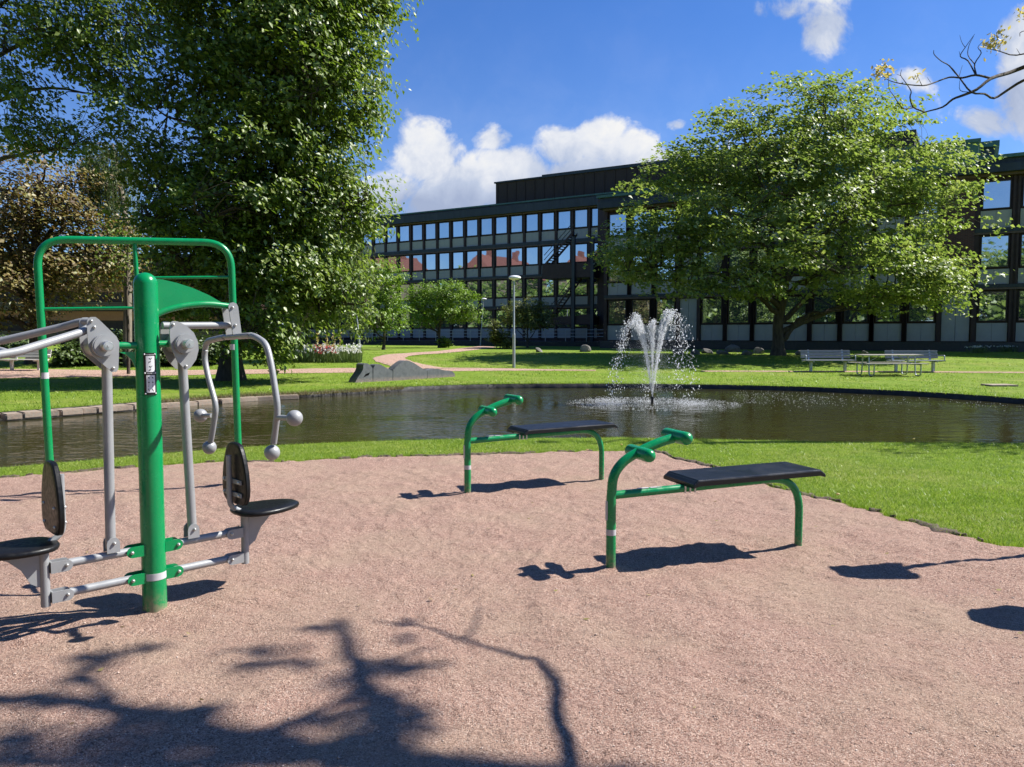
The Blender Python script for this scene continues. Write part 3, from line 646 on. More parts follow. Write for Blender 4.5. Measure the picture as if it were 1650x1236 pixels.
# left lever arms, reaching out of the frame
bb = mb(); bb.tube(fillet([MP(142, 529, .03), MP(132, 535, .06), MP(28, 567, .16), MP(-55, 580, .20)], .03, 4), [.021]*20 if False else .0215, 18); bb.build('lever_arm', GY, mach)
bb = mb(); bb.tube(fillet([MP(150, 518, -.02), MP(132, 518, -.06), MP(100, 527, -.15), MP(0, 550, -.32), MP(-70, 556, -.40)], .03, 4), .0205, 18); bb.build('lever_arm', GY, mach)
bb = mb(); bb.tube(fillet([MP(-10, 563, -.1), MP(4, 566, 0), MP(20, 572, .12)], .02, 4), .019, 16); bb.build('cross_handle', GY, mach)
# instruction plate
def plate_pt(a, z, r): return P0+Vector((math.sin(a), -math.cos(a), 0))*r+Z*z
vdir = math.atan2(-P0.x, P0.y)  # towards camera
plc = vdir+.16
def curved(bb, a0, a1, z0, z1, r, mi):
    n = 5; vs = [plate_pt(a0+(a1-a0)*k/n, z, r) for z in (z0, z1) for k in range(n+1)]
    bb.add(vs, [(k, k+1, n+1+k+1, n+1+k) for k in range(n)], mi)
zt = MP(242, 571, .0).z+.01; zb = MP(242, 638, 0.).z+.01; ha = .48
bb = mb()
n = 6
for (r0, mi) in ((.0695, 0),):
    vs = []
    for r in (.0655, r0):
        for z in (zb, zt):
            for k in range(n+1): vs.append(plate_pt(plc-ha+2*ha*k/n, z, r))
    m_ = n+1
    fs = [(2*m_+k, 2*m_+k+1, 3*m_+k+1, 3*m_+k) for k in range(n)]+[(k, k+1, 2*m_+k+1, 2*m_+k) for k in range(n)]+[(m_+k, m_+k+1, 3*m_+k+1, 3*m_+k) for k in range(n)]+[(0, m_, 3*m_, 2*m_), (n, m_+n, 3*m_+n, 2*m_+n)]
    bb.add(vs, fs, mi)
hz = zt-zb; f = lambda k: zb+hz*k
curved(bb, plc-ha*.62, plc+ha*.72, f(.545), f(.925), .0704, 1); curved(bb, plc-ha*.62, plc+ha*.72, f(.06), f(.47), .0704, 1)
# pictograms
def stroke(bb, pts, w, mi=0):
    for (a0, k0), (a1, k1) in zip(pts[:-1], pts[1:]):
        p = Vector((a0, k0, 0)); q = Vector((a1, k1, 0)); d = (q-p).normalized(); nn = Vector((-d.y, d.x, 0))*w
        cs = [p+nn, p-nn, q-nn, q+nn]
        bb.add([plate_pt(plc+ha*c.x, f(c.y), .0709) for c in cs], [(0, 1, 2, 3)], mi)
for ky in (.85, .66): stroke(bb, [(-.15, ky+.02), (.1, ky), (.1, ky-.06), (-.2, ky-.07), (-.2, ky-.10)], .012); stroke(bb, [(.1, ky), (.35, ky+.035)], .008)
for kx in (-.25, .35): stroke(bb, [(kx, .34), (kx, .24), (kx-.06, .19)], .02); stroke(bb, [(kx-.12, .30), (kx+.12, .30)], .01); stroke(bb, [(kx-.1, .42), (kx+.1, .40)], .015); stroke(bb, [(kx-.15, .15), (kx-.02, .12), (kx+.1, .09)], .014)
for kx in (-.5, -.3, -.1, .1, .3, .5): stroke(bb, [(kx, .95), (kx+.1, .965)], .008, 1); stroke(bb, [(kx, .505), (kx+.1, .515)], .009, 1)
for (a_, k_) in ((-.85, .965), (.85, .965), (-.85, .035), (.85, .035), (-.85, .52), (.85, .52)): bb.ball(plate_pt(plc+ha*a_*.95, f(k_), .0705), .0045, 1, 8, 6)
ip = bb.build('instruction_plate', [M['black'], M['white']], mach)

# ------------------------------------------------------------------ pull-up frame behind
FB1 = at_z(84, 803); FB2 = at_z(386.5, 781)
fu = (FB2-FB1).normalized(); fn = Vector((fu.y, -fu.x, 0))
def FP(px, py): return at_plane(px, py, FB1, fn)
frm = empty('pull_up_frame', FB1, 0, 'tall green tubular pull up frame standing behind the training machine', 'exercise frame')
bb = B(FB1); top = [FB1-Z*.1, FP(61, 389.5), FP(373, 388), FB2-Z*.1]
zt = (top[1].z+top[2].z)/2; t1 = Vector((FB1.x, FB1.y, 0))+fu*.0; t1 = Vector((FP(61, 460).x, FP(61, 460).y, FP(150, 389).z)); t2 = Vector((FP(373, 460).x, FP(373, 460).y, FP(300, 388).z))
bb.tube(fillet([FB1-Z*.1, t1, t2, FB2-Z*.1], .27, 10), .036, 24); bb.build('arch_tube', G, frm)
bb = B(FB1); c = FP(217, 392); mbase = Vector(((FB1.x+FB2.x)/2, (FB1.y+FB2.y)/2, -.1)); bb.tube([Vector((c.x, c.y, c.z-.01)), Vector((mbase.x, mbase.y, -.1))], .021, 16); bb.build('middle_post', G, frm)
bb = B(FB1); bb.tube([FP(66, 498), FP(222, 496)], .0155, 14); bb.build('low_bar', G, frm)
bb = B(FB1); bb.tube([FP(222, 448), FP(372, 446.5)], .0155, 14); bb.build('high_bar', G, frm)
for (px, py) in ((72, 606), (376, 560)):
    p = FP(px, py); bb = B(FB1); bb.tube([p-Z*.025, p+Z*.035], .0375, 24); bb.build('reflective_band', M['sticker'], frm)

# ------------------------------------------------------------------ sit-up benches
B0 = at_z(984, 916); B1 = at_z(1286, 882); bu = (B1-B0).normalized(); bv = Vector((bu.y, -bu.x, 0)); yaw = math.atan2(bu.y, bu.x)
def BP(px, py, t=0.):
    p = at_plane(px, py, B0+bv*t, bv); d = p-B0; return Vector((d.dot(bu), -d.dot(bv), p.z))   # local: y = -t
LB = (B1-B0).length
def make_situp():
    root = empty('situp_bench', (B0.x, B0.y, 0), yaw, 'nearer green sit up bench with black board and foot bars, beside the lawn', 'exercise bench', 'sit up benches on the gravel')
    pts = [Vector((0, 0, -.1)), Vector((0, 0, .30)), Vector((0, 0, .50)), BP(989, 768), BP(1003, 746), BP(1026, 730), BP(1060, 714), BP(1092, 704)]
    for p in pts[1:]: p.y = 0
    pts[3].x = max(pts[3].x, .012)
    bb = B(); bb.tube([pts[0], pts[1]]+smooth_path(pts[2:], 8), .0335, 24); bb.build('front_post', G, root)
    for (px, py, L_) in ((1031, 731, .17), (1090, 704, .17)):
        c = BP(px, py); c.y = 0; c.z += .004; bb = B(); a = c+Vector((0, L_, 0)); b = c-Vector((0, L_, 0))
        # slightly flattened padded roller
        bb.capsule(a+Vector((-.0, 0, 0)), b, .046, 20); bb.build('foot_roller', G, root)
    zb = .52
    bb = B(); bb.tube(fillet([Vector((.02, 0, zb-.005)), Vector((LB-.05, 0, zb+.018)), Vector((LB, 0, zb-.06)), Vector((LB, 0, -.1))], [.02, .03]), .026, 20) if False else bb.tube(fillet([Vector((.02, 0, zb-.012)), Vector((LB, 0, zb+.022)), Vector((LB, 0, -.1))], .27, 12), .0285, 22)
    bb.build('frame_bar', G, root)
    s0, s1, w, zt = .56, 1.68, .205, .600; yc = .055
    bm = bmesh.new(); rows = []; ns = 28
    for i in range(ns+1):
        s = s0+(s1-s0)*i/ns; e = min(i, ns-i)/ns*(s1-s0); drop = .030*(max(0, 1-e/.05))**2
        prof = [(-w, -.045), (-w, -.012), (-w+.004, -.004), (-w+.014, 0), (w-.014, 0), (w-.004, -.004), (w, -.012), (w, -.045), (w-.02, -.047), (-w+.02, -.047)]
        rows.append([bm.verts.new((s, yc+y, zt-drop+z+(drop*.6 if z < -.03 else 0)+.012*(s-s0))) for y, z in prof])
    k = len(rows[0])
    for i in range(ns):
        for j in range(k): bm.faces.new((rows[i][j], rows[i+1][j], rows[i+1][(j+1) % k], rows[i][(j+1) % k]))
    bm.faces.new(rows[0]); bm.faces.new(rows[-1][::-1]); bmesh.ops.recalc_face_normals(bm, faces=bm.faces[:])
    bb = B(); bb.from_bm(bm); bb.build('board', M['board'], root)
    bb = B(); bb.box((.62, -.05, zb+.026), (1.5, .15, zb+.048))
    for s in (.56, .60, .64): bb.box((s, -.03, zb-.03), (s+.012, .09, zb+.034), 1)
    bb.build('board_mount', [M['rubber'], ST], root)
    bb = B(); bb.tube([Vector((0, 0, .235)), Vector((0, 0, .275))], .0342, 24); bb.build('reflective_band', M['sticker'], root)
    bb = B(); bb.box((-.038, -.014, .34), (-.0325, .014, .47), 0, .002); bb.build('sticker', M['sticker'], root)
    bb = B()
    for s in (.20, .30): bb.box((s, -.014, zb+.021), (s+.085, .010, zb+.0235))
    bb.build('sticker', M['sticker'], root)
    # heaped gravel collar at each foot
    return root
mboard, g, b = new_mat('black_board_rubber'); tc = g.node('ShaderNodeTexCoord'); vo = g.node('ShaderNodeTexVoronoi'); g.l.new(tc.outputs['Object'], vo.inputs['Vector']); vo.inputs['Scale'].default_value = 70; vo.inputs['Randomness'].default_value = 0
b.inputs['Base Color'].default_value = (.006, .007, .009, 1); g.put(b.inputs['Roughness'], g.maprange(g.noise(tc.outputs['Object'], 7, 5), .3, .7, .28, .45)); b.inputs['Specular IOR Level'].default_value = .42
bp = g.node('ShaderNodeBump'); bp.inputs['Strength'].default_value = .55; bp.inputs['Distance'].default_value = .003; g.l.new(g.maprange(vo.outputs['Distance'], .2, .45, 1, 0), bp.inputs['Height']); g.l.new(bp.outputs[0], b.inputs['Normal'])
M['board'] = mboard
bench1 = make_situp(); bench2 = copy_tree(bench1)
C0 = at_z(753.5, 795); C1 = at_z(969, 773.5); bench2.location = (C0.x, C0.y, 0); bench2.rotation_euler = (0, 0, math.atan2(C1.y-C0.y, C1.x-C0.x)); s_ = (C1-C0).length/LB; bench2.scale = (s_, s_, 1.05)
bench2['label'] = 'farther green sit up bench with black board, in front of the fountain pond'

# loose gravel heaps and pebbles round feet: small stones
rng = np.random.RandomState(5)
def pebbles():
    n = 5200; u1 = rng.rand(n); y = 2.5+u1*4.8; x = (rng.rand(n)*2-1)*.72*y; k = in_gravel(x, y, -.2); x = x[k]; y = y[k]
    for (c, m) in ((P0, 160), (B0, 90), (B1, 120), (C0, 60), (C1, 60)):
        a = rng.rand(m)*6.28; r = .05+np.abs(rng.randn(m))*.045; x = np.append(x, c.x+np.cos(a)*r); y = np.append(y, c.y+np.sin(a)*r)
    n = len(x); sz = .0022+.004*rng.rand(n)**2.5; o = np.array([(1,0,0),(-1,0,0),(0,1,0),(0,-1,0),(0,0,.7),(0,0,-.7)]); fc = np.array([(0,2,4),(2,1,4),(1,3,4),(3,0,4),(2,0,5),(1,2,5),(3,1,5),(0,3,5)])
    z = .030*(vnoise(x*1.7, y*1.7, 1)-.5)+.026*(vnoise(x*5, y*5, 2)-.5)+.016*(vnoise(x*13, y*13, 4)-.5)+.010*(vnoise(x*27, y*27, 5)-.5); z = np.maximum(z, -.011)
    a = rng.rand(n)*6.28; ca, sa = np.cos(a), np.sin(a); jit = 1+.35*rng.randn(n, 6, 3)
    q = o[None]*jit*sz[:, None, None]; qx = q[..., 0]*ca[:, None]-q[..., 1]*sa[:, None]; qy = q[..., 0]*sa[:, None]+q[..., 1]*ca[:, None]
    v = np.stack([qx+x[:, None], qy+y[:, None], q[..., 2]+z[:, None]+.001], 2).reshape(-1, 3)
    f_ = (fc[None]+np.arange(n)[:, None, None]*6).reshape(-1, 3)
    return np_mesh('loose_gravel', v, f_, simple('pebble', (.42, .30, .24), (.62, .50, .42), 30, .9))
tag(link('loose_gravel', pebbles()), 'loose pinkish grit scattered over the gravel', 'gravel', kind='stuff')

# ------------------------------------------------------------------ trees
def rot_leaf(cent, nrm, size, aspect, rng, mat, name, droop=0.):
    n = len(cent); a = rng.randn(n, 3); a[:, 2] -= droop; nrm = nrm/np.linalg.norm(nrm, axis=1, keepdims=True)
    t = a-nrm*(a*nrm).sum(1, keepdims=True); t /= np.linalg.norm(t, axis=1, keepdims=True)+1e-9; w = np.cross(nrm, t)
    s = (size*(.55+.75*rng.rand(n)))[:, None]; sw = s*aspect
    v = np.empty((n, 4, 3)); v[:, 0] = cent-t*s*.5; v[:, 1] = cent-t*s*.06+w*sw*.5+nrm*s*.10; v[:, 2] = cent+t*s*.5-nrm*s*.06; v[:, 3] = cent-t*s*.06-w*sw*.5+nrm*s*.10
    b = np.arange(n)[:, None]*4; f = np.concatenate([b+np.array([0, 3, 2]), b+np.array([0, 2, 1])], 1).reshape(-1, 3)
    return np_mesh(name, v.reshape(-1, 3), f, mat)
def crown_points(blobs, ncl, per, cr, rng, flat=.55, outer=.4, nsub=6, sub=.33):
    c = np.array([b[0] for b in blobs]); r = np.array([b[1] for b in blobs]); wt = (r[:, 0]*r[:, 1]*r[:, 2])**.75; wt /= wt.sum()
    k = rng.choice(len(blobs), ncl, p=wt); d = rng.randn(ncl, 3); d /= np.linalg.norm(d, axis=1, keepdims=True)
    cl = c[k]+d*r[k]*(rng.rand(ncl)**outer)[:, None]
    outd = d
    sc_ = np.array([1, 1, flat])*cr
    su = cl[:, None]+rng.randn(ncl, nsub, 3)*sc_*.6
    lv = su[:, :, None]+rng.randn(ncl, nsub, max(1, per//nsub), 3)*sc_*sub
    cnt = lv.shape[1]*lv.shape[2]; lv = lv.reshape(-1, 3); od = np.repeat(outd, cnt, 0)
    return cl, lv, od
def make_tree(name, label, cat, group, base, trunk, blobs, ncl, per, cr, leaf, aspect, lm, bark, seed, nlimb=10, flat=.55, outer=.4, r0=.35, fork=.35, twigs=True, upw=.9, droop=.3, extra=None, sub=.33, trunk_name='trunk'):
    """trunk: list of world points from base to top"""
    rng = np.random.RandomState(seed); base = Vector(base); root = empty(name, base, 0, label, cat, group)
    cl, lv, od = crown_points(blobs, ncl, per, cr, rng, flat, outer, sub=sub)
    if extra is not None: lv = np.concatenate([lv, extra]); od = np.concatenate([od, rng.randn(len(extra), 3)])
    nr = od*.6+rng.randn(len(lv), 3)*.5+np.array([0, 0, upw*.6])+np.array(SUN)*.8
    me = rot_leaf(lv-np.array(base), nr, leaf, aspect, rng, lm, 'crown', droop); link('crown', me, root)
    bb = B(base); tp = smooth_path(trunk, 5); n = len(tp)
    rad = [r0*(1.45-.45*min(1, i/(n*.12)))*(1-.8*i/(n-1)) if i < n*.12 else r0*(1-.82*(i/(n-1))) for i in range(n)]
    bb.tube(tp, rad, 12)
    # limbs to far-apart clumps
    idx = [int(rng.randint(ncl))]; dmin = np.linalg.norm(cl-cl[idx[0]], axis=1)
    for _ in range(nlimb-1): j = int(dmin.argmax()); idx.append(j); dmin = np.minimum(dmin, np.linalg.norm(cl-cl[j], axis=1))
    nodes = []
    for j in idx:
        e = Vector(cl[j]); ti = int(n*(fork+(1-fork)*rng.rand()*.75)); 
        cand = [i for i in range(int(n*fork), n) if tp[i].z < e.z+.3]
        if cand: ti = cand[int(len(cand)*(.35+.6*rng.rand()))-1]
        s = tp[ti]; r1 = rad[ti]*.62; mid = s*.5+e*.5+Vector((rng.randn()*.3, rng.randn()*.3, .12*(e-s).length)); q = smooth_path([s, mid, e], 7)
        for i in range(1, len(q)-1): q[i] = q[i]+Vector(rng.randn(3))*.05*min(2.2, (e-s).length)*.5
        rs = [max(.012, r1*(1-.9*i/(len(q)-1))) for i in range(len(q))]; bb.tube(q, rs, 7)
        for i in range(2, len(q)): nodes.append((q[i], rs[i]))
    if twigs:
        NP_ = np.array([tuple(p) for p, _ in nodes])
        for j in range(ncl):
            e = Vector(cl[j]); dd = np.linalg.norm(NP_-cl[j], axis=1)+.5*np.maximum(0, NP_[:, 2]-cl[j][2]); i = int(dd.argmin()); s, rs = nodes[i]
            if (e-s).length < .1: continue
            m_ = s*.5+e*.5+Vector((rng.randn(), rng.randn(), rng.randn()+.4))*.10*(e-s).length
            bb.tube([s, m_, e], [min(rs*.6, .05+.01*cr), min(rs*.45, .03), .008], 4, caps=False)
    bb.build(trunk_name, bark, root); return root

def blob(px, py, rx, ry, y, ryd=None):
    c = at_y(px, py, y); k = y/F_PX; return (tuple(c), (rx*k, ryd if ryd else (rx*k+ry*k)/2, ry*k))
# right spreading tree
tb = on_ground(1254, 572); TY = tb.y
bl = [blob(*b, TY+dy, rd) for b, dy, rd in [((1290, 215, 130, 85), 0, 4.5), ((1375, 200, 100, 62), 1, 3.5), ((1190, 260, 120, 80), 0, 4.5), ((1100, 330, 110, 95), 1, 4), ((1290, 320, 200, 100), -1, 6), ((1440, 290, 120, 70), 0, 4),
      ((1480, 370, 95, 75), -1, 3.5), ((1503, 440, 62, 40), -2, 2.5), ((1050, 405, 72, 60), 0, 3), ((1180, 415, 120, 60), -3, 3), ((1400, 440, 130, 50), -3, 3.5), ((1330, 400, 120, 60), -5, 2.5),
      ((1220, 460, 70, 25), -4, 2), ((1485, 245, 38, 22), 1, 2), ((1070, 445, 50, 28), 0, 2), ((1320, 150, 55, 22), 0, 2), ((1015, 400, 42, 48), 0, 2), ((1536, 476, 38, 22), -1, 1.6), ((1450, 482, 100, 24), -3, 3), ((1120, 462, 80, 22), -2, 3), ((1010, 450, 30, 22), 0, 1.4)]]
tp = [tb-Z*.2, at_y(1254, 550, TY), at_y(1254, 515, TY), at_y(1264, 470, TY), at_y(1268, 400, TY+.3), at_y(1275, 320, TY+.5), at_y(1290, 220, TY)]
make_tree('broadleaf_tree', 'wide spreading bright green tree on the lawn behind the picnic table', 'tree', None, tb, tp, bl, 700, 78, .98, .225, .8, M['leaf_maple'], M['bark'], 3, 18, .34, .32, .36, .12, sub=.27, upw=1.1)
# second stem forking low left
# big left tree
TB = on_ground(372, 612); TY = TB.y; kk = TY
bl = [blob(*b, TY+dy, rd) for b, dy, rd in [((470, 30, 150, 110), 0, 3.5), ((560, 60, 80, 95), 0, 2.5), ((585, 150, 45, 85), -.5, 1.6), ((480, 170, 130, 110), 0, 3), ((330, 120, 110, 120), 0, 3), ((400, 280, 150, 110), 0, 3),
      ((530, 280, 85, 85), -.5, 2.2), ((500, 370, 105, 90), -.5, 2.6), ((330, 380, 120, 110), .5, 2.8), ((430, 450, 120, 90), -1, 2.6), ((440, 530, 75, 60), -2, 1.8), ((415, 575, 55, 30), -2.4, 1.2), ((540, 460, 70, 75), 0, 1.8),
      ((250, 270, 70, 70), 0, 2), ((590, 350, 35, 50), 0, 1.), ((480, -80, 190, 110), 0, 3.5), ((300, -30, 150, 110), 0, 3), ((600, 5, 50, 35), 0, 1.2), ((300, 480, 60, 60), 1, 1.5), ((610, 230, 16, 20), 0, .6), ((350, 400, 90, 60), -2, 2.2), ((460, 430, 100, 60), -2, 2.2), ((280, 360, 60, 60), -1.6, 2), ((400, 330, 110, 60), -2.2, 2.2), ((430, 235, 110, 70), -2.2, 2), ((500, 140, 95, 70), -2, 2), ((360, 130, 85, 75), -2, 2), ((470, 40, 110, 60), -2, 2)]]
tp = [TB-Z*.2, at_y(374, 560, TY), at_y(392, 470, TY), at_y(425, 350, TY), at_y(470, 220, TY), at_y(490, 100, TY), at_y(492, -60, TY)]
bt = make_tree('broadleaf_tree', 'huge dark green tree hanging over the pond bank, tallest in view', 'tree', None, TB, tp, bl, 1800, 60, .60, .195, .64, M['leaf_big'], M['bark'], 8, 26, .7, .5, .42, .15, sub=.26, upw=.55, droop=.9)
# upper left tree, reaching in with long limb
T2 = on_ground(-150, 610); TY = T2.y
bl = [blob(*b, 24+dy, rd) for b, dy, rd in [((170, 40, 90, 60), 0, 1.8), ((70, 60, 70, 55), 0, 1.6), ((60, 165, 50, 28), 0, 1.), ((190, 130, 60, 40), 0, 1.4), ((15, 130, 45, 40), 0, 1.2), ((120, 225, 85, 30), 0, 1.3), ((40, 215, 40, 30), 0, 1.), ((200, 185, 50, 26), 0, 1.), ((130, 100, 70, 40), 0, 1.4),
      ((-120, 0, 130, 120), 0, 3), ((60, -70, 160, 80), 0, 2.5)]]
tp = [T2-Z*.2, at_y(-150, 500, TY), at_y(-130, 300, TY-1), at_y(-90, 100, 25), at_y(-20, -80, 24)]
make_tree('broadleaf_tree', 'dark leaved tree reaching in over the top left corner', 'tree', None, T2, tp, bl, 470, 54, .44, .16, .7, M['leaf_big'], M['bark'], 21, 14, .7, .5, .34, .3, sub=.36, upw=.5, droop=.9)
# bronze tree
T3 = on_ground(58, 585); TY = T3.y
bl = [blob(*b, TY+dy, rd) for b, dy, rd in [((60, 300, 90, 60), 0, 3.5), ((130, 370, 75, 70), 0, 3), ((20, 390, 90, 80), 0, 3.5), ((150, 440, 60, 45), 0, 2.5), ((60, 460, 110, 40), 0, 3), ((-60, 330, 90, 100), 0, 4), ((25, 500, 70, 22), -1, 2), ((195, 405, 35, 35), 0, 1.6)]]
tp = [T3-Z*.2, at_y(60, 540, TY), at_y(55, 450, TY), at_y(60, 350, TY), at_y(62, 280, TY)]
make_tree('bronze_leaved_tree', 'tree with bronze and yellow leaves at far left behind the white bench', 'tree', None, T3, tp, bl, 420, 60, .75, .2, .75, M['leaf_bronze'], M['bark'], 31, 16, .5, .45, .4, .2, sub=.40)
# willow strands
def willow(name, label, px0, base_px, tops, y, seed, n=120, leafs=46):
    rng = np.random.RandomState(seed); base = on_ground(*base_px); E = []; S = []
    for _ in range(n):
        (px, py, rx, ln) = tops[rng.randint(len(tops))]; a = at_y(px+rng.randn()*rx*.5, py+rng.rand()*18, y+rng.randn()*.7); Lx = ln*y/F_PX*(.5+.6*rng.rand())
        t = rng.rand(leafs)*Lx; q = np.array(a)+np.stack([rng.randn(leafs)*.06, rng.randn(leafs)*.06, -t], 1); E.append(q); S.append((a, Lx))
    root = empty(name, base, 0, label, 'tree'); lv = np.concatenate(E); nr = rng.randn(len(lv), 3); nr[:, 2] *= .3
    link('crown', rot_leaf(lv-np.array(base), nr, .19, .26, rng, M['leaf_willow'], 'crown', 2.5), root)
    bb = B(base); hub = at_y(px0, tops[0][1]-6, y); q = smooth_path([base-Z*.2, base*.5+hub*.5+Vector((.3, 0, .5)), hub-Z*1.1], 6); bb.tube(q, [.22-.15*i/(len(q)-1) for i in range(len(q))], 8)
    for i_, (a, Lx) in enumerate(S):
        if i_ % 12 == 0: bb.tube([hub-Z*1.2, hub*.5+a*.5-Z*.2, a], [.05, .03, .010], 4, caps=False)
        bb.tube([a, a-Z*Lx*.8], [.006, .003], 3, caps=False)
    bb.build('trunk', M['bark_pale'], root)
b_ = on_ground(452, 580)
willow('weeping_willow', 'pale green weeping tree with hanging strands above the flower bed', 548, (455, 582), [(540, 395, 55, 130), (575, 420, 30, 110), (500, 420, 40, 90), (560, 360, 30, 90)], b_.y, 4, 240, 52)
b_ = on_ground(205, 588)
willow('weeping_willow', 'weeping tree with long strands between bronze tree and big dark tree', 185, (205, 588), [(170, 225, 45, 150), (190, 260, 30, 190), (150, 250, 25, 90)], b_.y+3, 5, 170, 60)
# medium trees in the middle distance
def small_tree(name, label, base_px, blobs_px, lm, seed, ncl, per, cr, leaf, r0=.12, trunk_top=None, dy=0, group=None, nlimb=9, cat='tree', flat=.5):
    tb = on_ground(*base_px); y = tb.y; bl = [blob(*b, y+dy) for b in blobs_px]; c = blobs_px[0]
    tt = trunk_top or (c[0], c[1]); tp = [tb-Z*.15, at_y(base_px[0], (base_px[1]*2+tt[1])/3, y), at_y(*tt, y)]
    return make_tree(name, label, cat, group, tb, tp, bl, ncl, per, cr, leaf, .7, lm, M['bark'], seed, nlimb, flat, .42, r0, .2)
small_tree('broadleaf_tree', 'mid green tree overlapping the dark tree, left of the umbrella shaped tree', (618, 563), [(600, 450, 48, 45), (625, 490, 40, 45), (580, 500, 45, 40), (640, 450, 25, 22), (610, 525, 45, 22)], M['leaf_lime'], 41, 170, 54, .5, .17, .12)
small_tree('umbrella_tree', 'low bright green umbrella shaped tree beside the curving path', (708, 560), [(710, 475, 62, 22), (715, 500, 60, 22), (690, 512, 40, 16), (750, 505, 28, 16), (672, 485, 26, 18)], M['leaf_lime'], 42, 210, 60, .45, .16, .14, (712, 490))
small_tree('round_tree', 'small dark olive round topped tree in front of the office building', (850, 560), [(850, 492, 34, 13), (838, 510, 38, 15), (870, 508, 28, 14), (858, 522, 40, 10)], M['leaf_olive'], 43, 120, 54, .42, .15, .10, (850, 500))
small_tree('shrub', 'dense round dark green bush left of the grey lamp post', (806, 562), [(806, 545, 18, 14), (797, 530, 12, 12), (812, 553, 16, 9)], M['leaf_olive'], 44, 70, 60, .3, .13, .05, cat='shrub')
small_tree('shrub', 'leafy low plant at the foot of the umbrella shaped tree', (716, 560), [(716, 551, 12, 9), (725, 555, 9, 6)], M['leaf_lime'], 45, 24, 40, .2, .16, .03, cat='shrub', nlimb=4)
for i, (px, py, rx, ry, lb) in enumerate([(130, 572, 36, 18, 'dark hedge bush right of the white bench'), (268, 570, 34, 20, 'dark bush behind the main green post'), (185, 566, 24, 22, 'upright bush behind the silver cam plate'), (330, 568, 34, 20, 'dark bush left of the huge tree trunk'), (20, 560, 40, 14, 'low dark bush behind the white bench'), (1536, 556, 11, 7, 'small dark bush against the stone panels of the office block')]):
    small_tree('shrub', lb, (px, py+ry*.9), [(px, py, rx, ry)], M['leaf_hedge'], 50+i, 60 if i < 5 else 16, 60, .5 if i < 5 else .3, .2 if i < 5 else .15, .05, cat='shrub', group='dark shrubs behind the path' if i < 5 else None)
# young staked trees by left path
for k, (px, lb) in enumerate(((207, 'thin dark young trunk beside the left path, behind the green post'),)):
    p = on_ground(px, 603); bb = B(p); bb.tube([p-Z*.1, p+Vector((.04, 0, 1.6)), p+Vector((0, .05, 3.2)), p+Vector((.1, .1, 5.2))], [.07, .06, .05, .03], 8); 
    root = empty('young_tree', p, 0, lb, 'tree'); bb.build('trunk', M['bark'], root)
    r_ = np.random.RandomState(9); lv = np.array(p+Vector((.1, .1, 4.9)))+r_.randn(700, 3)*np.array([.7, .7, .6]); link('crown', rot_leaf(lv-np.array(p), r_.randn(700, 3)+np.array([0, 0, .8]), .14, .7, r_, M['leaf_big'], 'crown'), root)

# off-frame tree on the right whose bare branch enters the frame
BY = 13.0
bt_base = Vector((14.6, 13.6, 0)); root = empty('bare_branched_tree', bt_base, 0, 'tree at right edge with nearly bare dark branch and a few yellow leaf tufts', 'tree')
zz = lambda x, y: at_y(x/5.619+1380, y/5.619, BY)
brs = [([(1760, 520), (1510, 610), (1380, 660), (1220, 710), (1090, 810), (960, 865), (870, 900), (780, 970), (620, 1015), (565, 1042)], .060, .012),
       ([(1220, 710), (1080, 680), (960, 705), (840, 700), (700, 750), (600, 775), (420, 760), (300, 730), (240, 690)], .03, .008),
       ([(1760, 640), (1510, 730), (1370, 815), (1245, 890), (1160, 850), (1040, 835), (930, 700), (840, 595), (770, 555), (705, 495), (700, 455)], .04, .007),
       ([(1080, 680), (1010, 550), (940, 510), (985, 430), (1070, 310)], .022, .006), ([(1085, 675), (1070, 580), (1130, 480), (1100, 430), (1145, 375)], .02, .006), ([(1070, 580), (1010, 500), (1020, 410), (1060, 330)], .015, .005),
       ([(620, 1015), (515, 970), (485, 880), (495, 825), (440, 740), (400, 680), (410, 630)], .022, .006), ([(515, 975), (430, 985), (385, 940), (340, 870), (295, 800), (290, 690)], .018, .006),
       ([(1740, 430), (1450, 500), (1300, 465), (1210, 445)], .022, .008), ([(1300, 465), (1300, 400)], .01, .005), ([(1700, 250), (1500, 285), (1480, 330)], .015, .006), ([(1040, 835), (940, 820), (935, 730)], .012, .005),
       ([(930, 690), (960, 590)], .008, .004), ([(590, 770), (560, 700)], .010, .005), ([(670, 745), (640, 700)], .008, .004), ([(1480, 490), (1450, 440)], .008, .004), ([(840, 595), (890, 660), (930, 700)], .012, .008), ([(940, 510), (930, 465)], .008, .004), ([(985, 430), (955, 385), (935, 320)], .010, .004), ([(370, 750), (355, 705)], .008, .004), ([(400, 685), (365, 672)], .007, .004)]
bb = B(bt_base); crown_root = at_y(1900, 60, BY)
tip0 = zz(1760, 520); tr = [bt_base-Z*.2, bt_base+Z*1.5, Vector((14.3, 13.5, 3.2)), Vector((14.0, 13.3, 5.2)), Vector((14.2, 13.4, 7.6))]
bb.tube(smooth_path(tr, 4), [.32-.2*i/16 for i in range(17)], 10)
for (p_, r1, r2) in brs:
    q = [at_y(p[0]/5.619+1380, p[1]/5.619, BY+.35*math.sin(p[0]*.011+p[1]*.007)) for p in p_]
    q = smooth_path(q, 3); bb.tube(q, [.62*(r1+(r2-r1)*i/(len(q)-1)) for i in range(len(q))], 6)
for (x, y) in ((1760, 520), (1760, 640), (1740, 430), (1700, 250)): bb.tube(smooth_path([Vector((14.1, 13.35, 4.6)), Vector((11.9, 13.1, zz(x, y).z-.5)), zz(x, y)], 5), [.09-.045*i/10 for i in range(11)], 7)
bb.build('trunk', M['bark'], root)
r_ = np.random.RandomState(77)
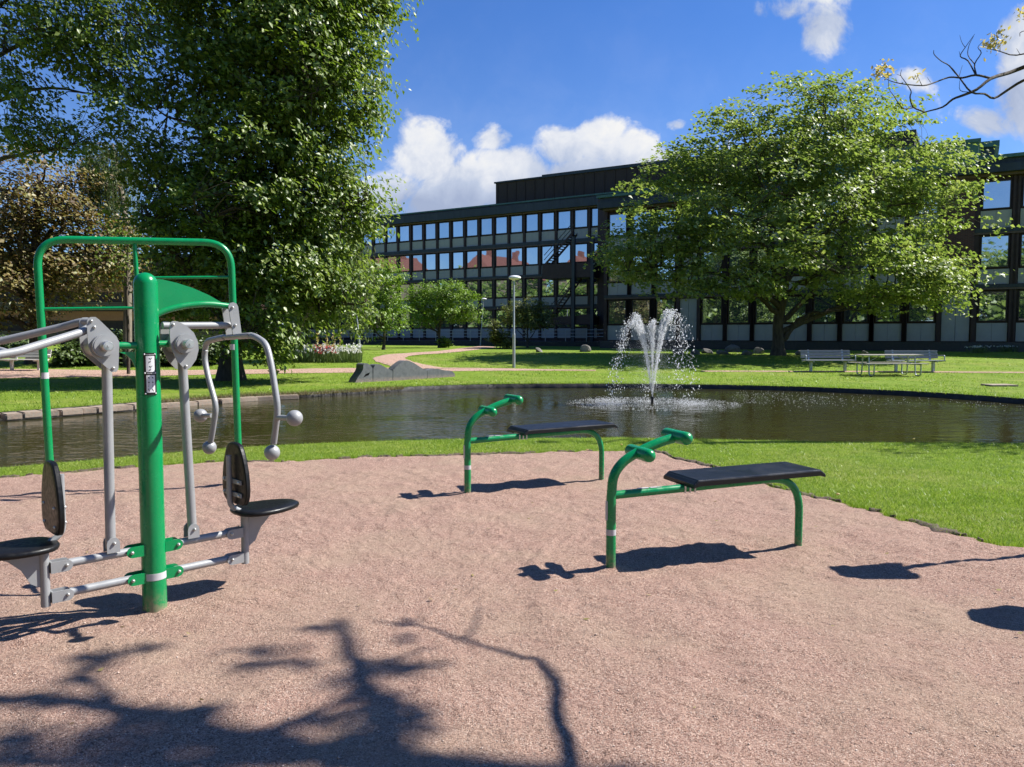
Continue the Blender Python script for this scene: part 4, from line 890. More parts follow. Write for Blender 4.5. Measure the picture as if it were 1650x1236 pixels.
for (x, y, n, s_) in ((235, 650, 90, .09), (540, 690, 16, .05), (1195, 425, 45, .08), (1295, 360, 55, .09), (1520, 110, 40, .09)):
    lv = np.array(zz(x, y))+r_.randn(n, 3)*s_; link('leaf_tuft', rot_leaf(lv-np.array(bt_base), r_.randn(len(lv), 3), .085, .5, r_, M['leaf_yellow'], 'leaf_tuft'), root)
lv = []
for _ in range(40): c = np.array([12.6, 13.0, 5.6])+r_.randn(3)*np.array([.9, .6, .4]); lv.append(c+r_.randn(60, 3)*.22)
lv = np.concatenate(lv); lv = lv[(lv[:, 0] > .70*lv[:, 1])]; link('crown', rot_leaf(lv-np.array(bt_base), r_.randn(len(lv), 3)+np.array([0, 0, .5]), .12, .6, r_, M['leaf_maple'], 'crown'), root)

# off-frame tree whose shadow falls on the foreground gravel
SB = Vector((9.4, 2.9, 0)); root = empty('shade_tree', SB, 0, 'tree standing right of the frame, seen only by its shadow on the gravel', 'tree')
def shp(px, py, z):
    g_ = at_z(px, py, 0); return g_+SUN*(z/SUN.z)
bb = B(SB); lv = []; r_ = np.random.RandomState(15)
bb.tube(smooth_path([SB-Z*.2, SB+Vector((-.2, 0, 2.5)), SB+Vector((-.6, .2, 5)), SB+Vector((-.6, .3, 8.2))], 5), [.30-.18*i/15 for i in range(16)], 12)
def limb(pts, r1, r2, z0, z1):
    q = [shp(x, y, z0+(z1-z0)*i/(len(pts)-1)) for i, (x, y) in enumerate(pts)]; q = smooth_path(q, 4); bb.tube(q, [r1+(r2-r1)*i/(len(q)-1) for i in range(len(q))], 8); return q
q = limb([(1000, 1262), (700, 1238), (560, 1228), (400, 1195), (330, 1175), (200, 1150), (60, 1132), (-120, 1125)], .11, .05, 7.2, 8.2)
bb.tube(smooth_path([SB+Vector((-.4, .1, 4.6)), (SB+Vector((-.6, 0, 5.5)))*.5+q[0]*.5+Vector((0, -.8, .2)), q[0]], 5), [.17-.04*i/10 for i in range(11)], 8)
q2 = limb([(620, 1236), (610, 1160), (585, 1090), (560, 1040), (540, 1000)], .07, .03, 7.1, 7.9)
limb([(200, 1150), (150, 1110), (130, 1080), (200, 1050)], .03, .02, 6.6, 6.8); limb([(585, 1090), (640, 1060), (700, 1040)], .02, .012, 6.3, 6.4); limb([(400, 1195), (480, 1160), (570, 1120)], .04, .015, 6.4, 6.5)
q3 = limb([(960, 1330), (928, 1250), (922, 1215), (900, 1150), (898, 1105), (872, 1068), (820, 1048), (750, 1030), (700, 1012), (655, 1008), (600, 1003)], .034, .007, 3.2, 4.4)
bb.tube(smooth_path([SB+Vector((-.2, 0, 2.8)), SB+Vector((-2.5, -1.1, 3.3)), q3[0]], 5), [.09-.05*i/10 for i in range(11)], 7)
limb([(750, 1030), (768, 1005), (775, 975)], .010, .006, 4.1, 4.2)
bb.build('trunk', M['bark'], root)
for (px, py, rx, ry, n, z) in [(150, 1063, 40, 12, 90, 6.6), (230, 1045, 30, 8, 50, 6.6), (120, 1100, 40, 12, 50, 6.6), (60, 1135, 60, 12, 110, 6.7), (60, 1200, 90, 25, 260, 6.7), (250, 1180, 90, 24, 220, 6.5), (200, 1215, 130, 20, 260, 6.6), (380, 1215, 100, 22, 240, 6.5), (330, 1150, 50, 10, 60, 6.5),
                              (430, 1050, 45, 7, 60, 6.5), (460, 1070, 50, 8, 90, 6.5), (400, 1078, 30, 7, 40, 6.5), (500, 1020, 26, 6, 40, 6.5), (560, 1100, 40, 10, 50, 6.4), (610, 1075, 50, 12, 110, 6.3), (660, 1070, 40, 8, 60, 6.3), (600, 1130, 60, 18, 180, 6.3), (640, 1160, 50, 22, 190, 6.2), (600, 1200, 90, 18, 280, 6.2),
                              (520, 1165, 60, 10, 70, 6.3), (740, 1225, 90, 12, 200, 6.2), (850, 1232, 60, 8, 120, 6.2), (660, 1005, 22, 5, 26, 5.), (665, 1028, 24, 5, 22, 5.), (500, 1225, 120, 12, 240, 6.3), (0, 1228, 120, 12, 240, 6.6), (310, 1236, 160, 14, 240, 6.6)]:
    n = int(n*.42); cx = px+r_.randn(n)*rx*.55; cy = py+r_.randn(n)*ry*.6
    for a, b_2 in zip(cx, cy): p = shp(a, min(b_2, 1330), z*1.35+r_.randn()*.12); lv.append((p.x, p.y, p.z))
lv = np.array(lv); link('crown', rot_leaf(lv-np.array(SB), r_.randn(len(lv), 3)*.6+np.array(SUN), .085, .7, r_, M['leaf_maple'], 'crown'), root)
# rest of its crown, out of view behind and right
# trees behind the camera and to the left that the office windows mirror
_bt = []
for a_ in range(26):
    t_ = a_/25.; xx = -98+118*t_; yy = 62-104*t_**.75; _bt.append((xx+4*math.sin(a_*2.3), yy+5*math.cos(a_*3.1), 12.5+3.5*math.sin(a_*1.7)**2+(3 if t_ > .45 else 0), 7.5))
for i, (x, y, h_, r) in enumerate(_bt):
    r_ = np.random.RandomState(300+i); b0 = Vector((x, y, 0)); bl = [((x+r_.randn()*r*.4, y+r_.randn()*r*.4, h_*.5+r_.randn()*h_*.1), (r*.75, r*.75, h_*.36)) for _ in range(5)]
    make_tree('background_tree', ['tree mirrored in the office windows, standing behind the photographer'][0], 'tree', 'trees behind the photographer', b0, [b0-Z*.2, b0+Z*h_*.4, b0+Z*h_*.8], bl, 110, 26, 1.5, .95, .8, M['leaf_big'], M['bark'], 400+i, 6, .6, .4, .4, .3, twigs=False)

# ------------------------------------------------------------------ office building
WX = Vector((.857, -.515, 0)).normalized(); ROT = math.atan2(WX.y, WX.x); IN = Vector((-WX.y, WX.x, 0))
if IN.y < 0: IN = -IN
def boxpart(name, mat, root, boxes, bev=0.):
    bb = B()
    for lo, hi in boxes: bb.box(lo, hi, 0, bev)
    return bb.build(name, mat, root)
class Proto: pass
def win_proto(w, h):
    """window in local coords centred at x=0, bottom z=0; frame sits proud of the wall"""
    bb = B(); t = .055; d0, d1 = -.03, .06
    for lo, hi in (((-w/2, d0, 0), (w/2, d1, t)), ((-w/2, d0, h-t), (w/2, d1, h)), ((-w/2, d0, t), (-w/2+t, d1, h-t)), ((w/2-t, d0, t), (w/2, d1, h-t))): bb.box(lo, hi)
    fr = bb.build('window', M['window_frame'], None); pb = B(); pb.box((-w/2+t, .02, t), (w/2-t, .035, h-t)); pn = pb.build('pane', M['glass'], fr); return fr
M['window_frame'] = simple('window_frame_brown', (.028, .016, .014), (.04, .024, .02), 3, .5)
def add_copies(proto, root, places):
    first = True
    for (x, y, z) in places:
        if first: o = proto; first = False
        else: o = copy_tree(proto)
        o.parent = root; o.location = (x, y, z)
def facade(root, x0, x1, centres, bay, floors, ww, solid=(), base_z=.3, depth=12., bands=None, top=None, low_panel=None):
    """floors: list of (panel0, panel1, win0, win1)"""
    ztop = floors[-1][3]+.35
    boxpart('wall', M['facade_dark'], root, [((x0, .12, base_z-1), (x1, depth, ztop))])
    wp = {}
    for (p0, p1, w0, w1) in floors:
        h = round(w1-w0, 3)
        fr = win_proto(ww, h); add_copies(fr, root, [(c, 0, w0) for c in centres])
        bb = B(); pw_ = bay-.34; bb.box((-pw_/2, .0, 0), (-.006, .14, p1-p0)); bb.box((.006, .0, 0), (pw_/2, .14, p1-p0)); pn = bb.build('spandrel_panel', M['panel'], None)
        add_copies(pn, root, [(c, .03, p0) for c in centres])
    bb = B(); bb.box((-.13, -.10, floors[0][0]-.1), (.13, .13, ztop-.1)); pier = bb.build('pier', M['facade_dark'], None)
    xs = sorted(set([round(c-bay/2, 3) for c in centres]+[round(c+bay/2, 3) for c in centres])); add_copies(pier, root, [(x, 0, 0) for x in xs])
    for i, (p0, p1, w0, w1) in enumerate(floors[1:]):
        z0 = floors[i][3]+.03; boxpart('storey_band', M['copper_dark'], root, [((x0-.05, -.22, z0+.16), (x1+.05, .11, p0-.03))]); boxpart('ledge', M['soffit'], root, [((x0-.05, -.19, z0+.05), (x1+.05, .10, z0+.157))])
# left wing
O2 = Vector((6.29, 78, 0)); lw = empty('office_wing', O2, ROT, 'long four storey office wing with rows of sky reflecting windows and grey panels', 'building')
fl = [(1.30, 2.30, 2.42, 4.25), (4.68, 5.48, 5.60, 7.45), (7.88, 8.78, 8.90, 10.70), (11.25, 12.2, 12.33, 14.08)]
cen = [.70+1.87*k for k in range(-23, 2)][:25]
cen = [.70-1.87*k for k in range(-1, 23)]
facade(lw, .70-1.87*22.5, .70+1.87*1.5+8, cen, 1.87, fl, 1.42, base_z=.6, depth=13)
x0w = .70-1.87*22.5-.6; x1w = 14
boxpart('ledge', M['soffit'], lw, [((x0w, -.35, 14.15), (x1w, .10, 14.28))])
boxpart('fascia', M['copper_dark'], lw, [((x0w, -.75, 14.283), (x1w, .6, 15.05)), ((x0w, -.2, 15.053), (x1w, 13.2, 15.30))])
boxpart('roof', M['copper'], lw, [((x0w-.1, -.35, 15.303), (x1w, 13.4, 15.45))])
pent = boxpart('penthouse', M['timber_dark'], lw, [((-10.6, 2.0, 15.453), (30, 11, 18.1))]+[((x, 1.93, 15.46), (x+.09, 1.998, 18.05)) for x in np.arange(-10.4, 24, 1.15)])
boxpart('parapet', M['copper_dark'], pent, [((-10.75, 1.85, 18.103), (-4.8, 11.1, 18.25)), ((-4.796, 1.85, 18.103), (30.1, 11.1, 18.4))])
boxpart('gutter_box', M['timber_dark'], pent, [((-11.15, 3, 17.3), (-10.603, 4.2, 17.8))])
bb = B(); bb.tube([Vector((13.4, 6.0, 18.7)), Vector((13.4, 6.0, 20.3))], .28, 14); bb.tube([Vector((13.4, 6.0, 20.3)), Vector((13.4, 6.0, 20.42))], .36, 14); bb.build('vent_pipe', M['lamp_white'], pent)
# raised terrace with railing in front of the wing
O3 = O2-IN*7.5; tr_ = empty('terrace', O3, ROT, 'low dark terrace wall in front of the left office wing', 'terrace'); boxpart('terrace_wall', M['pond_wall'], tr_, [((-44, 0, .2), (9, 7.3, 1.02))])
O3r = O2-IN*7.2; rl = empty('railing', O3r+Z*1.02, ROT, 'thin galvanised railing along the terrace of the office wing', 'railing')
bb = B()
for z in (.45, .75, 1.05): bb.tube([Vector((-44, 0, z)), Vector((8.5, 0, z))], .028, 6)
bb.build('rail', M['galv'], rl)
pp = B(); pp.tube([Vector((0, 0, 0)), Vector((0, 0, 1.07))], .035, 6); pst = pp.build('post', M['galv'], None); add_copies(pst, rl, [(x, .0, 0) for x in np.arange(-43.5, 8.6, 2.1)])
# front block
O1 = Vector((7.3, 60.3, 0)); fb = empty('office_block', O1, ROT, 'dark three storey office block with copper roof behind the spreading tree', 'building')
fl = [(1.22, 2.34, 2.44, 4.28), (4.70, 5.60, 5.70, 7.62), (8.08, 9.14, 9.22, 10.90)]
cen = [.98+1.95*k for k in range(3)]+[7.42+.96+1.92*k for k in range(8)]+[24.62+1.02+2.04*k for k in range(6)]
facade(fb, 0, 37, cen, 1.94, fl, 1.45, base_z=.3, depth=14)
for (a, b_3) in ((5.98, 7.28), (22.95, 24.45)):
    for (p0, p1, w0, w1) in fl: boxpart('stone_panel', M['panel'], fb, [((a, .02, p0), ((a+b_3)/2-.01, .115, w1)), (((a+b_3)/2+.01, .02, p0), (b_3, .115, w1))])
boxpart('plinth', M['rubber'], fb, [((-.3, -.35, -.6), (37, .115, 1.16))])
boxpart('ledge', M['soffit'], fb, [((-.1, -.40, 11.14), (37.2, .115, 11.28))])
boxpart('fascia', M['copper_dark'], fb, [((-.4, -.85, 11.283), (37.2, .5, 11.75)), ((-.3, -.55, 11.753), (37.2, 14, 12.1))])
boxpart('roof', M['copper'], fb, [((-.5, -.75, 12.103), (37.3, 14.2, 12.30))])
boxpart('brick_pier', M['brick'], fb, [((22.86, -.30, 4.3), (24.56, .0, 11.745))])
cb = boxpart('copper_box', M['copper'], fb, [((13.5, -.95, 11.75), (24.6, 4.1, 13.12))]); boxpart('coping', M['copper'], cb, [((13.4, -1.05, 13.123), (24.72, 4.15, 13.33))])
cb = boxpart('rooftop_cabin', M['copper_dark'], fb, [((19, 4.5, 12.32), (25.5, 9, 13.85))]); boxpart('coping', M['copper'], cb, [((18.8, 4.2, 13.853), (25.75, 9.2, 14.2))])
# stair tower and fire escape between wing and block
ST_ = O2-IN*4.6; fe = empty('fire_escape', ST_+WX*.9, ROT, 'dark steel fire escape stair with landings between the two office parts', 'fire escape')
boxpart('landing', M['facade_dark'], fe, [((-2.1, 0, 7.0), (3.2, 2.4, 8.35))]); boxpart('landing', M['facade_dark'], fe, [((-1.5, 0, 2.6), (3.2, 2.4, 3.4))])
bb = B()
for x in (1.15, 3.1): bb.box((x, -.15, .6), (x+.3, .1, 10.8))
bb.build('column', M['copper_dark'], fe)
def flight(x0_, z0_, x1_, z1_):
    bb = B(); n = 14
    for k in range(n):
        a = k/n; x = x0_+(x1_-x0_)*a; z = z0_+(z1_-z0_)*a; bb.box((min(x, x+(x1_-x0_)/n), .1, z), (max(x, x+(x1_-x0_)/n), 1.1, z+.06))
    for yy in (.05, 1.12): bb.prism([Vector((x0_, yy, z0_-.15)), Vector((x1_, yy, z1_-.15)), Vector((x1_, yy, z1_+.12)), Vector((x0_, yy, z0_+.12))], Vector((0, .04, 0)))
    return bb.build('stair_flight', M['facade_dark'], fe)
flight(-1.9, 8.3, 1.1, 11.2); flight(1.6, 7.0, -1.2, 3.4); flight(1.9, 3.4, 3.1, 3.45)
bb = B()
for dz in (.5, .95):
    bb.tube([Vector((-1.9, .05, 8.3+dz)), Vector((.9, .05, 11.0+dz-.05)), Vector((1.2, .05, 11.0+dz-.05))], .035, 6); bb.tube([Vector((-1.2, .05, 3.4+dz)), Vector((1.6, .05, 7.0+dz-.4))], .03, 6)
bb.build('handrail', M['copper_dark'], fe)
dt = empty('stair_tower', O2-IN*3.0+WX*3.6, ROT, 'windowless dark stair tower where the wing meets the office block', 'tower'); boxpart('wall', M['facade_dark'], dt, [((.3, 0, .2), (9, 2.6, 14.3))])
# far left low brick building
OB = on_ground(60, 560); OB = Vector((-52, 84, .6)); bl_ = empty('brick_building', OB, R(6), 'low orange brick building with white balcony rails behind the bronze tree', 'building')
boxpart('wall', M['facade_dark'], bl_, [((-14, 0, -.6), (24, 10, 9.5))]); 
for z in (3.1, 6.2): boxpart('brick_band', M['orange_brick'], bl_, [((-14.1, -.06, z-.5), (24.1, -.003, z+.5))])
for z in (.6, 3.7, 6.8):
    boxpart('balcony_rail', M['render_pale'], bl_, [((-14, -1.2, z+.15*k), (24, -1.12, z+.15*k+.07)) for k in range(6)])
boxpart('roof', M['copper_dark'], bl_, [((-14.3, -.6, 9.503), (24.3, 10.3, 9.9))])
# mirrored houses (out of frame left)
for i, (x, y, rz, w_) in enumerate([(-118, 22, R(62), 26), (-108, 0, R(62), 20), (-128, 52, R(70), 24)]):
    hs_ = empty('red_roofed_house', Vector((x, y, 0)), rz, 'pale apartment house with red tiled roof, seen only mirrored in the office windows', 'building', 'houses mirrored in the windows')
    boxpart('wall', M['render_pale'], hs_, [((-w_/2, -6, -.5), (w_/2, 6, 17))]); bb = B(); a = w_/2+.6
    bb.add([(-a, -6.8, 17), (a, -6.8, 17), (a, 6.8, 17), (-a, 6.8, 17), (-a+2, 0, 23), (a-2, 0, 23)], [(0, 1, 5, 4), (2, 3, 4, 5), (1, 2, 5), (3, 0, 4), (3, 2, 1, 0)]); rf = bb.build('roof', M['red_roof'], hs_)
    boxpart('chimney', M['red_roof'], rf, [((-w_/4, -1, 20), (-w_/4+1.4, .4, 25)), ((w_/5, -.5, 20), (w_/5+1.2, .8, 24.5))])

# ------------------------------------------------------------------ sculpture
S0 = on_ground(569, 616); S1 = on_ground(734, 606); su = (S1-S0); su.z = 0; su.normalize(); sn = Vector((su.y, -su.x, 0))
def SP(px, py): return at_plane(px, py, S0, sn)
sroot = empty('stone_sculpture', S0, 0, 'low dark stone sculpture shaped like a reclining wavy figure on the pond bank', 'sculpture')
zs = lambda x, y: SP(x/4.125+560, y/4.125+500)
slabs = [([(45, 480), (100, 400), (106, 362), (125, 352), (150, 364), (166, 385), (168, 468)], [(100, 455), (120, 425), (150, 412), (140, 432)]),
         ([(170, 468), (172, 385), (188, 362), (215, 360), (250, 378), (290, 398), (300, 400), (300, 458)], None),
         ([(302, 458), (304, 395), (330, 370), (375, 338), (400, 335), (440, 350), (490, 382), (530, 400), (530, 446)], None),
         ([(532, 446), (532, 400), (590, 388), (640, 398), (690, 404), (718, 425), (718, 432)], None)]
for k, (o_, h_) in enumerate(slabs):
    bb = B(S0); q = [zs(*p) for p in o_]
    if k: q = q[:1]+smooth_path(q[1:-1], 4)+q[-1:]
    else: q = smooth_path(q[:6], 3)+q[6:]
    for p in q:
        if p.z < .1: p.z = -.08
    bb.prism([p+sn*.0 for p in q], -sn*(.34 if k else .42), 0, [[zs(*p) for p in h_]] if h_ else ()); bb.build('stone_slab', M['stone_dark'], sroot)

# ------------------------------------------------------------------ lamp posts
def lamp_post(label, base_px, top_px, lean=0., head='disc'):
    p = on_ground(*base_px); t = at_y(top_px[0], top_px[1], p.y); root = empty('lamp_post', p, 0, label, 'lamp post', 'lamp posts in the park'); bb = B(p)
    bb.tube([p-Z*.1, p*.62+t*.38], .065, 12); bb.tube([p*.62+t*.38, p*.60+t*.40, t], [.065, .045, .042], 12); bb.build('pole', M['galv'], root)
    bb = B(p); bb.tube([t-Z*.02, t+Z*.05], [.05, .09], 12)
    q = t+Z*.10; bb.ball(q+Vector((.04, 0, .02)), .25, 0, 18, 10, (1.1, 1.0, .42)); bb.build('lamp_head', M['lamp_white'], root); return root
lamp_post('grey lamp post with white disc head in the middle of the lawn', (828, 592), (828, 452))
lamp_post('slightly leaning lamp post beside the umbrella shaped tree', (774, 557), (779, 484))
lamp_post('pale leaning lamp post behind the flower bed, its head among leaves', (580.5, 567), (571, 470))

# ------------------------------------------------------------------ flower bed
FBP = on_ground(536, 580); r_ = np.random.RandomState(8); froot = empty('flower_bed', FBP, 0, 'flower bed of white and red tulips beside the left path', 'flower bed')
n = 5200; pxs = 455+r_.rand(n)*128; pys = 571+r_.rand(n)*13; X = []; Y = []
for a, b_4 in zip(pxs, pys): p = on_ground(a, b_4); X.append(p.x); Y.append(p.y)
X = np.array(X); Y = np.array(Y); me = blades('leaves', X-FBP.x, Y-FBP.y, hgt_np(Y)-FBP.z, .42, .035, M['leaf_willow'], 6, .45); o = link('foliage', me, froot); tag(o, kind='stuff')
for (nm, m_, sel, lb) in (('white_blossoms', M['white_petal'], lambda x: r_.rand(len(x)) < .9, None), ('red_blossoms', M['red_petal'], lambda x: (x > 505) & (x < 542), None)):
    k = np.where(sel(pxs))[0]; k = r_.choice(k, min(len(k), 380 if 'white' in nm else 130), False); c = np.stack([X[k]-FBP.x, Y[k]-FBP.y, hgt_np(Y[k])-FBP.z+.42+.16*r_.rand(len(k))], 1); c = np.repeat(c, 4, 0)+r_.randn(len(k)*4, 3)*.028
    tag(link(nm, rot_leaf(c, r_.randn(len(c), 3), .10, .7, r_, m_, nm), froot), kind='stuff')
for px in (527, 538, 549, 511): 
    p = on_ground(px, 574); c = np.array(p-FBP)+np.stack([r_.randn(60)*.04, r_.randn(60)*.04, .5+r_.rand(60)*.75], 1); link('flower_spike', rot_leaf(c, r_.randn(60, 3), .11, .6, r_, M['leaf_yellow'], 'flower_spike'), froot)
# daffodil clumps right
for k, (px, py) in enumerate(((1583, 568), (1622, 567), (1572, 569))):
    p = on_ground(px, py); root = empty('daffodil_clump', p, 0, ['white flower clump at the foot of the office block, middle one of three', 'white flower clump nearest the right edge, at the foot of the office block', 'white flower clump nearest the small dark bush'][k], 'flowers', 'white flower clumps by the office block')
    link('foliage', blades('foliage', r_.randn(120)*.25, r_.randn(120)*.15, np.zeros(120), .35, .03, M['leaf_willow'], 30+k, .8), root)
    c = np.stack([r_.randn(30)*.28, r_.randn(30)*.15, .3+.1*r_.rand(30)], 1); link('blossoms', rot_leaf(np.repeat(c, 2, 0), r_.randn(60, 3), .09, .8, r_, M['white_petal'], 'blossoms'), root)

# ------------------------------------------------------------------ park benches and picnic table
def park_bench(label, px0, px1, py_base, wood, metal, group, yaw=0.):
    a = on_ground((px0+px1)/2, py_base); w = (px1-px0)/F_PX*a.y; root = empty('park_bench', a, yaw, label, 'bench', group)
    bb = B()
    for k in range(4): bb.box((-w/2, -.05-.135*k-.12, .43), (w/2, -.05-.135*k, .465), 0, .006)
    bb.build('seat', wood, root); bb = B()
    for k in range(3): 
        z = .53+.115*k; y = .02+.03*k; bb.box((-w/2, y, z), (w/2, y+.03, z+.10), 0, .006)
    bb.build('backrest', wood, root)
    for s in (-1, 1):
        x = s*(w/2-.33); bb = B(); bb.box((x-.045, -.30, -.1), (x+.045, -.18, .425)); bb.box((x-.03, -.56, .385), (x+.03, .0, .428)); bb.prism([Vector((x-.03, -.02, .40)), Vector((x-.03, .05, .40)), Vector((x-.03, .13, .88)), Vector((x-.03, .10, .88))], Vector((.06, 0, 0))); bb.build('leg', metal, root)
        x = s*(w/2-.02); bb = B(); bb.tube(fillet([Vector((x, .04, .64)), Vector((x, -.50, .66)), Vector((x, -.52, .44)), Vector((x, -.1, .40))], .06, 4), .022, 8); bb.build('armrest', metal, root)
    return root
park_bench('grey slatted park bench beside the spreading tree trunk', 1290, 1370, 597.5, M['wood_grey'], M['galv'], 'grey park benches behind the pond')
park_bench('grey slatted park bench partly behind the picnic table', 1426, 1511, 598, M['wood_grey'], M['galv'], 'grey park benches behind the pond')
park_bench('white slatted bench at far left below the bronze tree', 12, 84, 596, M['wood_white'], M['wood_white'], None, R(-6))
park_bench('white slatted bench cut by the left picture edge', -75, 14, 606, M['wood_white'], M['wood_white'], None, R(-4)) if False else None
a = on_ground(1431, 604); w = 98/F_PX*a.y; pt = empty('picnic_table', a, R(2), 'pale wooden picnic table with built in bench on the lawn behind the pond', 'picnic table')
bb = B()
for k in range(5): bb.box((-w/2, -.36+.148*k, .76), (w/2, -.36+.148*k+.14, .80), 0, .006)
bb.build('tabletop', M['wood_tan'], pt)
for s in (-1, 1):
    bb = B(); 
    for k in range(2): bb.box((-w/2-.05, s*.68-.13+.135*k, .44), (w/2-.05, s*.68-.13+.135*k+.128, .475), 0, .006)
    bb.build('bench_plank', M['wood_tan'], pt)
    x = s*(w/2-.28); bb = B(); bb.tube(fillet([Vector((x, -.68, .44)), Vector((x, -.68, .0)), Vector((x, -.30, -.01)), Vector((x, -.24, .75))], .12, 5), .028, 8); bb.tube(fillet([Vector((x, .68, .44)), Vector((x, .68, .0)), Vector((x, .30, -.01)), Vector((x, .24, .75))], .12, 5), .028, 8); bb.tube([Vector((x, -.7, .42)), Vector((x, .7, .42))], .025, 8); bb.tube([Vector((x, 0, .45)), Vector((x-s*.55, 0, .75))], .018, 6); bb.build('leg_frame', M['galv'], pt)

# ------------------------------------------------------------------ rocks, slab
r_ = np.random.RandomState(12)
rocks = [(1096, 567, 14, 9), (1122, 568, 10, 7), (1140, 566, 12, 8), (1163, 568, 13, 6), (1180, 562, 17, 12), (1205, 569, 12, 6), (1222, 566, 12, 9), (1290, 569, 10, 6), (1318, 568, 12, 6), (942, 563, 13, 10), (868, 565, 9, 5), (1350, 569, 9, 5), (1395, 569, 8, 4)]
words = ['leftmost boulder right of the fountain jets', 'second boulder right of the fountain jets', 'third boulder right of the fountain jets', 'flat boulder left of the largest one by the wall', 'largest boulder at the foot of the office block', 'flat boulder between the largest one and the spreading tree', 'boulder directly left of the spreading tree trunk', 'boulder right of the spreading tree trunk', 'low boulder behind the first grey bench', 'dark boulder left of the fountain below the fire escape', 'pale flat stone on the shaded lawn right of the lamp post', 'low boulder between the two grey benches', 'small boulder behind the picnic table']
for (px, py, w_, h_), lb in zip(rocks, words):
    p = on_ground(px, py+h_*.35); k = p.y/F_PX; bb = B(); bb.from_bm(rock_bm(r_, w_*k, w_*k*.8, h_*k)); o = bb.build('boulder', M['rock'], None, p+Z*.03); o.rotation_euler = (r_.rand()*.5, r_.rand()*.5, r_.rand()*3); tag(o, lb, 'boulder', 'boulders along the office block')
p = on_ground(1610, 621); bb = B(); bb.box((-.42, -.3, -.05), (.42, .3, .035), 0, .02); tag(bb.build('stone_slab', M['kerb_stone'], None, p), 'flat pale stone slab lying in the lawn at right', 'slab')
# ------------------------------------------------------------------ fountain
FC = at_z(1051, 650, WATER_Z); r_ = np.random.RandomState(6); fo = empty('fountain', FC, 0, 'white water fountain jetting up in the middle of the pond', 'fountain')
bb = B(FC); bb.tube([FC-Z*.3, FC+Z*.16], .035, 12); bb.tube([FC+Z*.12, FC+Z*.18], [.055, .05], 12); bb.build('nozzle', M['pond_wall'], fo)
OCT = np.array([(1,0,0),(-1,0,0),(0,1,0),(0,-1,0),(0,0,1),(0,0,-1)], float); OF = np.array([(0,2,4),(2,1,4),(1,3,4),(3,0,4),(2,0,5),(1,2,5),(3,1,5),(0,3,5)])
def drops(name, pos, size, parent, stretch=1., mat=None):
    n = len(pos); s = np.asarray(size).reshape(-1, 1, 1); q = OCT[None]*s*np.array([1, 1, stretch])*(1+.25*r_.randn(n, 6, 1)); v = (q+pos[:, None]).reshape(-1, 3)
    f_ = (OF[None]+np.arange(n)[:, None, None]*6).reshape(-1, 3); return link(name, np_mesh(name, v, f_, mat or M['water_drop']), parent)
gacc = 9.8; T0 = .18
jets = [(200, .92, 6.2), (175, .70, 6.4), (150, .95, 6.1), (-12, .80, 6.5), (20, .62, 6.55), (-35, .74, 6.3), (95, .3, 6.0), (255, .1, 6.15)]
allp, alls = [], []
for (az, vh, vz) in jets:
    dx, dy = math.cos(R(az)), math.sin(R(az)); tt_ = np.concatenate([r_.rand(1500)**.8*vz/gacc, vz/gacc+r_.rand(190)*(vz/gacc+.03)]) ; burst = r_.randint(0, 22, len(tt_))/22.*(vz/gacc*2.05); late = tt_ > vz/gacc*.75
    tt_ = np.where(late & (r_.rand(len(tt_)) < .6), burst+r_.randn(len(tt_))*.012, tt_); tt_ = np.clip(tt_, 0, (vz+math.sqrt(vz*vz+2*gacc*T0))/gacc)
    sp_ = .006+.052*tt_+.07*np.maximum(0, tt_-.62); x = dx*vh*tt_+r_.randn(len(tt_))*sp_; y = dy*vh*tt_+r_.randn(len(tt_))*sp_; z = T0+vz*tt_-.5*gacc*tt_**2+r_.randn(len(tt_))*sp_*1.2
    allp = np.stack([x, y, np.maximum(z, .01)], 1); drops('water_jet', allp, (.0034+.0075*r_.rand(len(x))**2.2)*(.65+.75*tt_), fo, 1.6)
# fine spray cloud falling
n = 9000; a = r_.rand(n)*6.28; rad = np.abs(r_.randn(n))*.46+.05; z = .3+r_.rand(n)*1.75; p = np.stack([np.cos(a)*rad, np.sin(a)*rad, z], 1); tag(drops('spray', p, .0012+.0022*r_.rand(n)**2, fo, 2.2), kind='stuff')
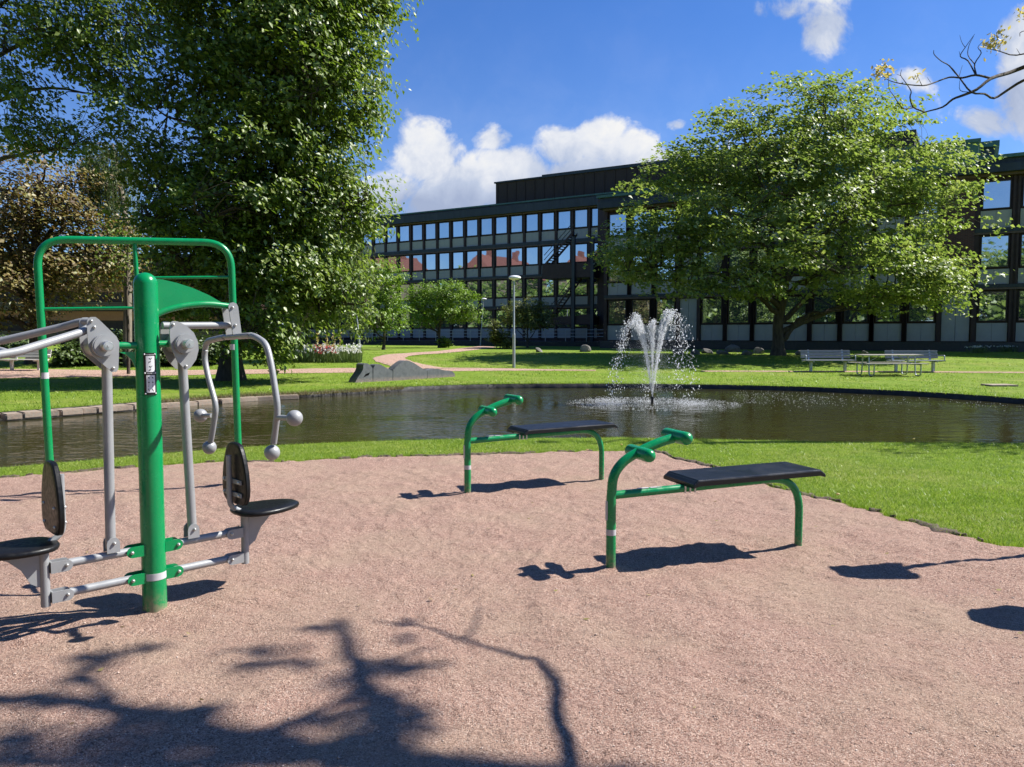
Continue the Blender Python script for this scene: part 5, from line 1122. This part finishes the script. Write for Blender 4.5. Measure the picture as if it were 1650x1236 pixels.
# splash where the drops land
n = 2600; a = r_.rand(n)*6.28; rad = 2.15*r_.rand(n)**.45; p = np.stack([np.cos(a)*rad*1.05, np.sin(a)*rad*.95, r_.rand(n)*.012], 1); s1_ = .004+.010*r_.rand(n)**2
for (cx, cy) in [(dxy*v*1.44, dyy*v*1.44) for dxy, dyy, v in [(math.cos(R(a_)), math.sin(R(a_)), v_) for a_, v_, _ in jets[:7]]]:
    m_ = 420; q = np.stack([cx+r_.randn(m_)*.24, cy+r_.randn(m_)*.16, np.abs(r_.randn(m_))*.05], 1); p = np.concatenate([p, q]); s1_ = np.concatenate([s1_, .004+.009*r_.rand(m_)])
tag(drops('splash', p, s1_, fo, .4), kind='stuff')
n = 900; px = 1180+r_.rand(n)*480; py = 634+np.abs(r_.randn(n))*9+(px-1180)*.022; px[:700] = 1180+np.abs(r_.randn(700))*130; py[:700] = 640+r_.randn(700)*8; px[700:820] = 1605+r_.randn(120)*35; py[700:820] = 651+r_.randn(120)*4
pp_ = np.array([tuple(at_z(a, b, WATER_Z)) for a, b in zip(px, py)]); pp_ = pp_[in_pond(pp_[:, 0], pp_[:, 1], -.3)]
tag(drops('white_specks', pp_, .006+.011*r_.rand(len(pp_)), None, .25), 'white specks spreading right of the fountain on the water', 'splash', kind='stuff')  # small white specks strewn over the water surface

# ------------------------------------------------------------------ two more devices just outside the right edge (their shadows are in the photo)
gpt = at_z(1408, 920); z_ = 1.72; c = gpt+SUN*(z_/SUN.z); sg_ = empty('plate_post', Vector((c.x+.55, c.y+.15, 0)), 0, 'unseen green post with square plate shaped from its shadow, just outside the right picture edge', 'exercise machine'); o_ = sg_.location  # unseen plate on a post, height and size set to match its shadow
bb = B(o_); bb.box((c.x-.24, c.y-.14, c.z-.02), (c.x+.24, c.y+.14, c.z+.02), 0, .01); bb.build('top_plate', BK, sg_)
bb = B(o_); bb.tube(fillet([Vector((o_.x, o_.y, -.1)), Vector((o_.x, o_.y, c.z-.05)), Vector((c.x, c.y, c.z-.05))], .12, 6), .028, 14); bb.build('post', G, sg_)
gpt = at_z(1625, 995); z_ = 1.25; c = gpt+SUN*(z_/SUN.z)+Vector((.08, 0, 0)); sg_ = empty('leg_press', Vector((c.x+.5, c.y+.15, 0)), 0, 'green exercise seat with round black pad, just outside the right picture edge', 'exercise machine'); o_ = sg_.location
bb = B(o_); bb.ball(c, .26, 0, 24, 12, (1.15, .75, .12)); bb.build('seat', BK, sg_)
bb = B(o_); bb.tube(fillet([Vector((o_.x, o_.y, -.1)), Vector((o_.x, o_.y, c.z-.04)), Vector((c.x, c.y, c.z-.04))], .12, 6), .03, 14); bb.build('post', G, sg_)
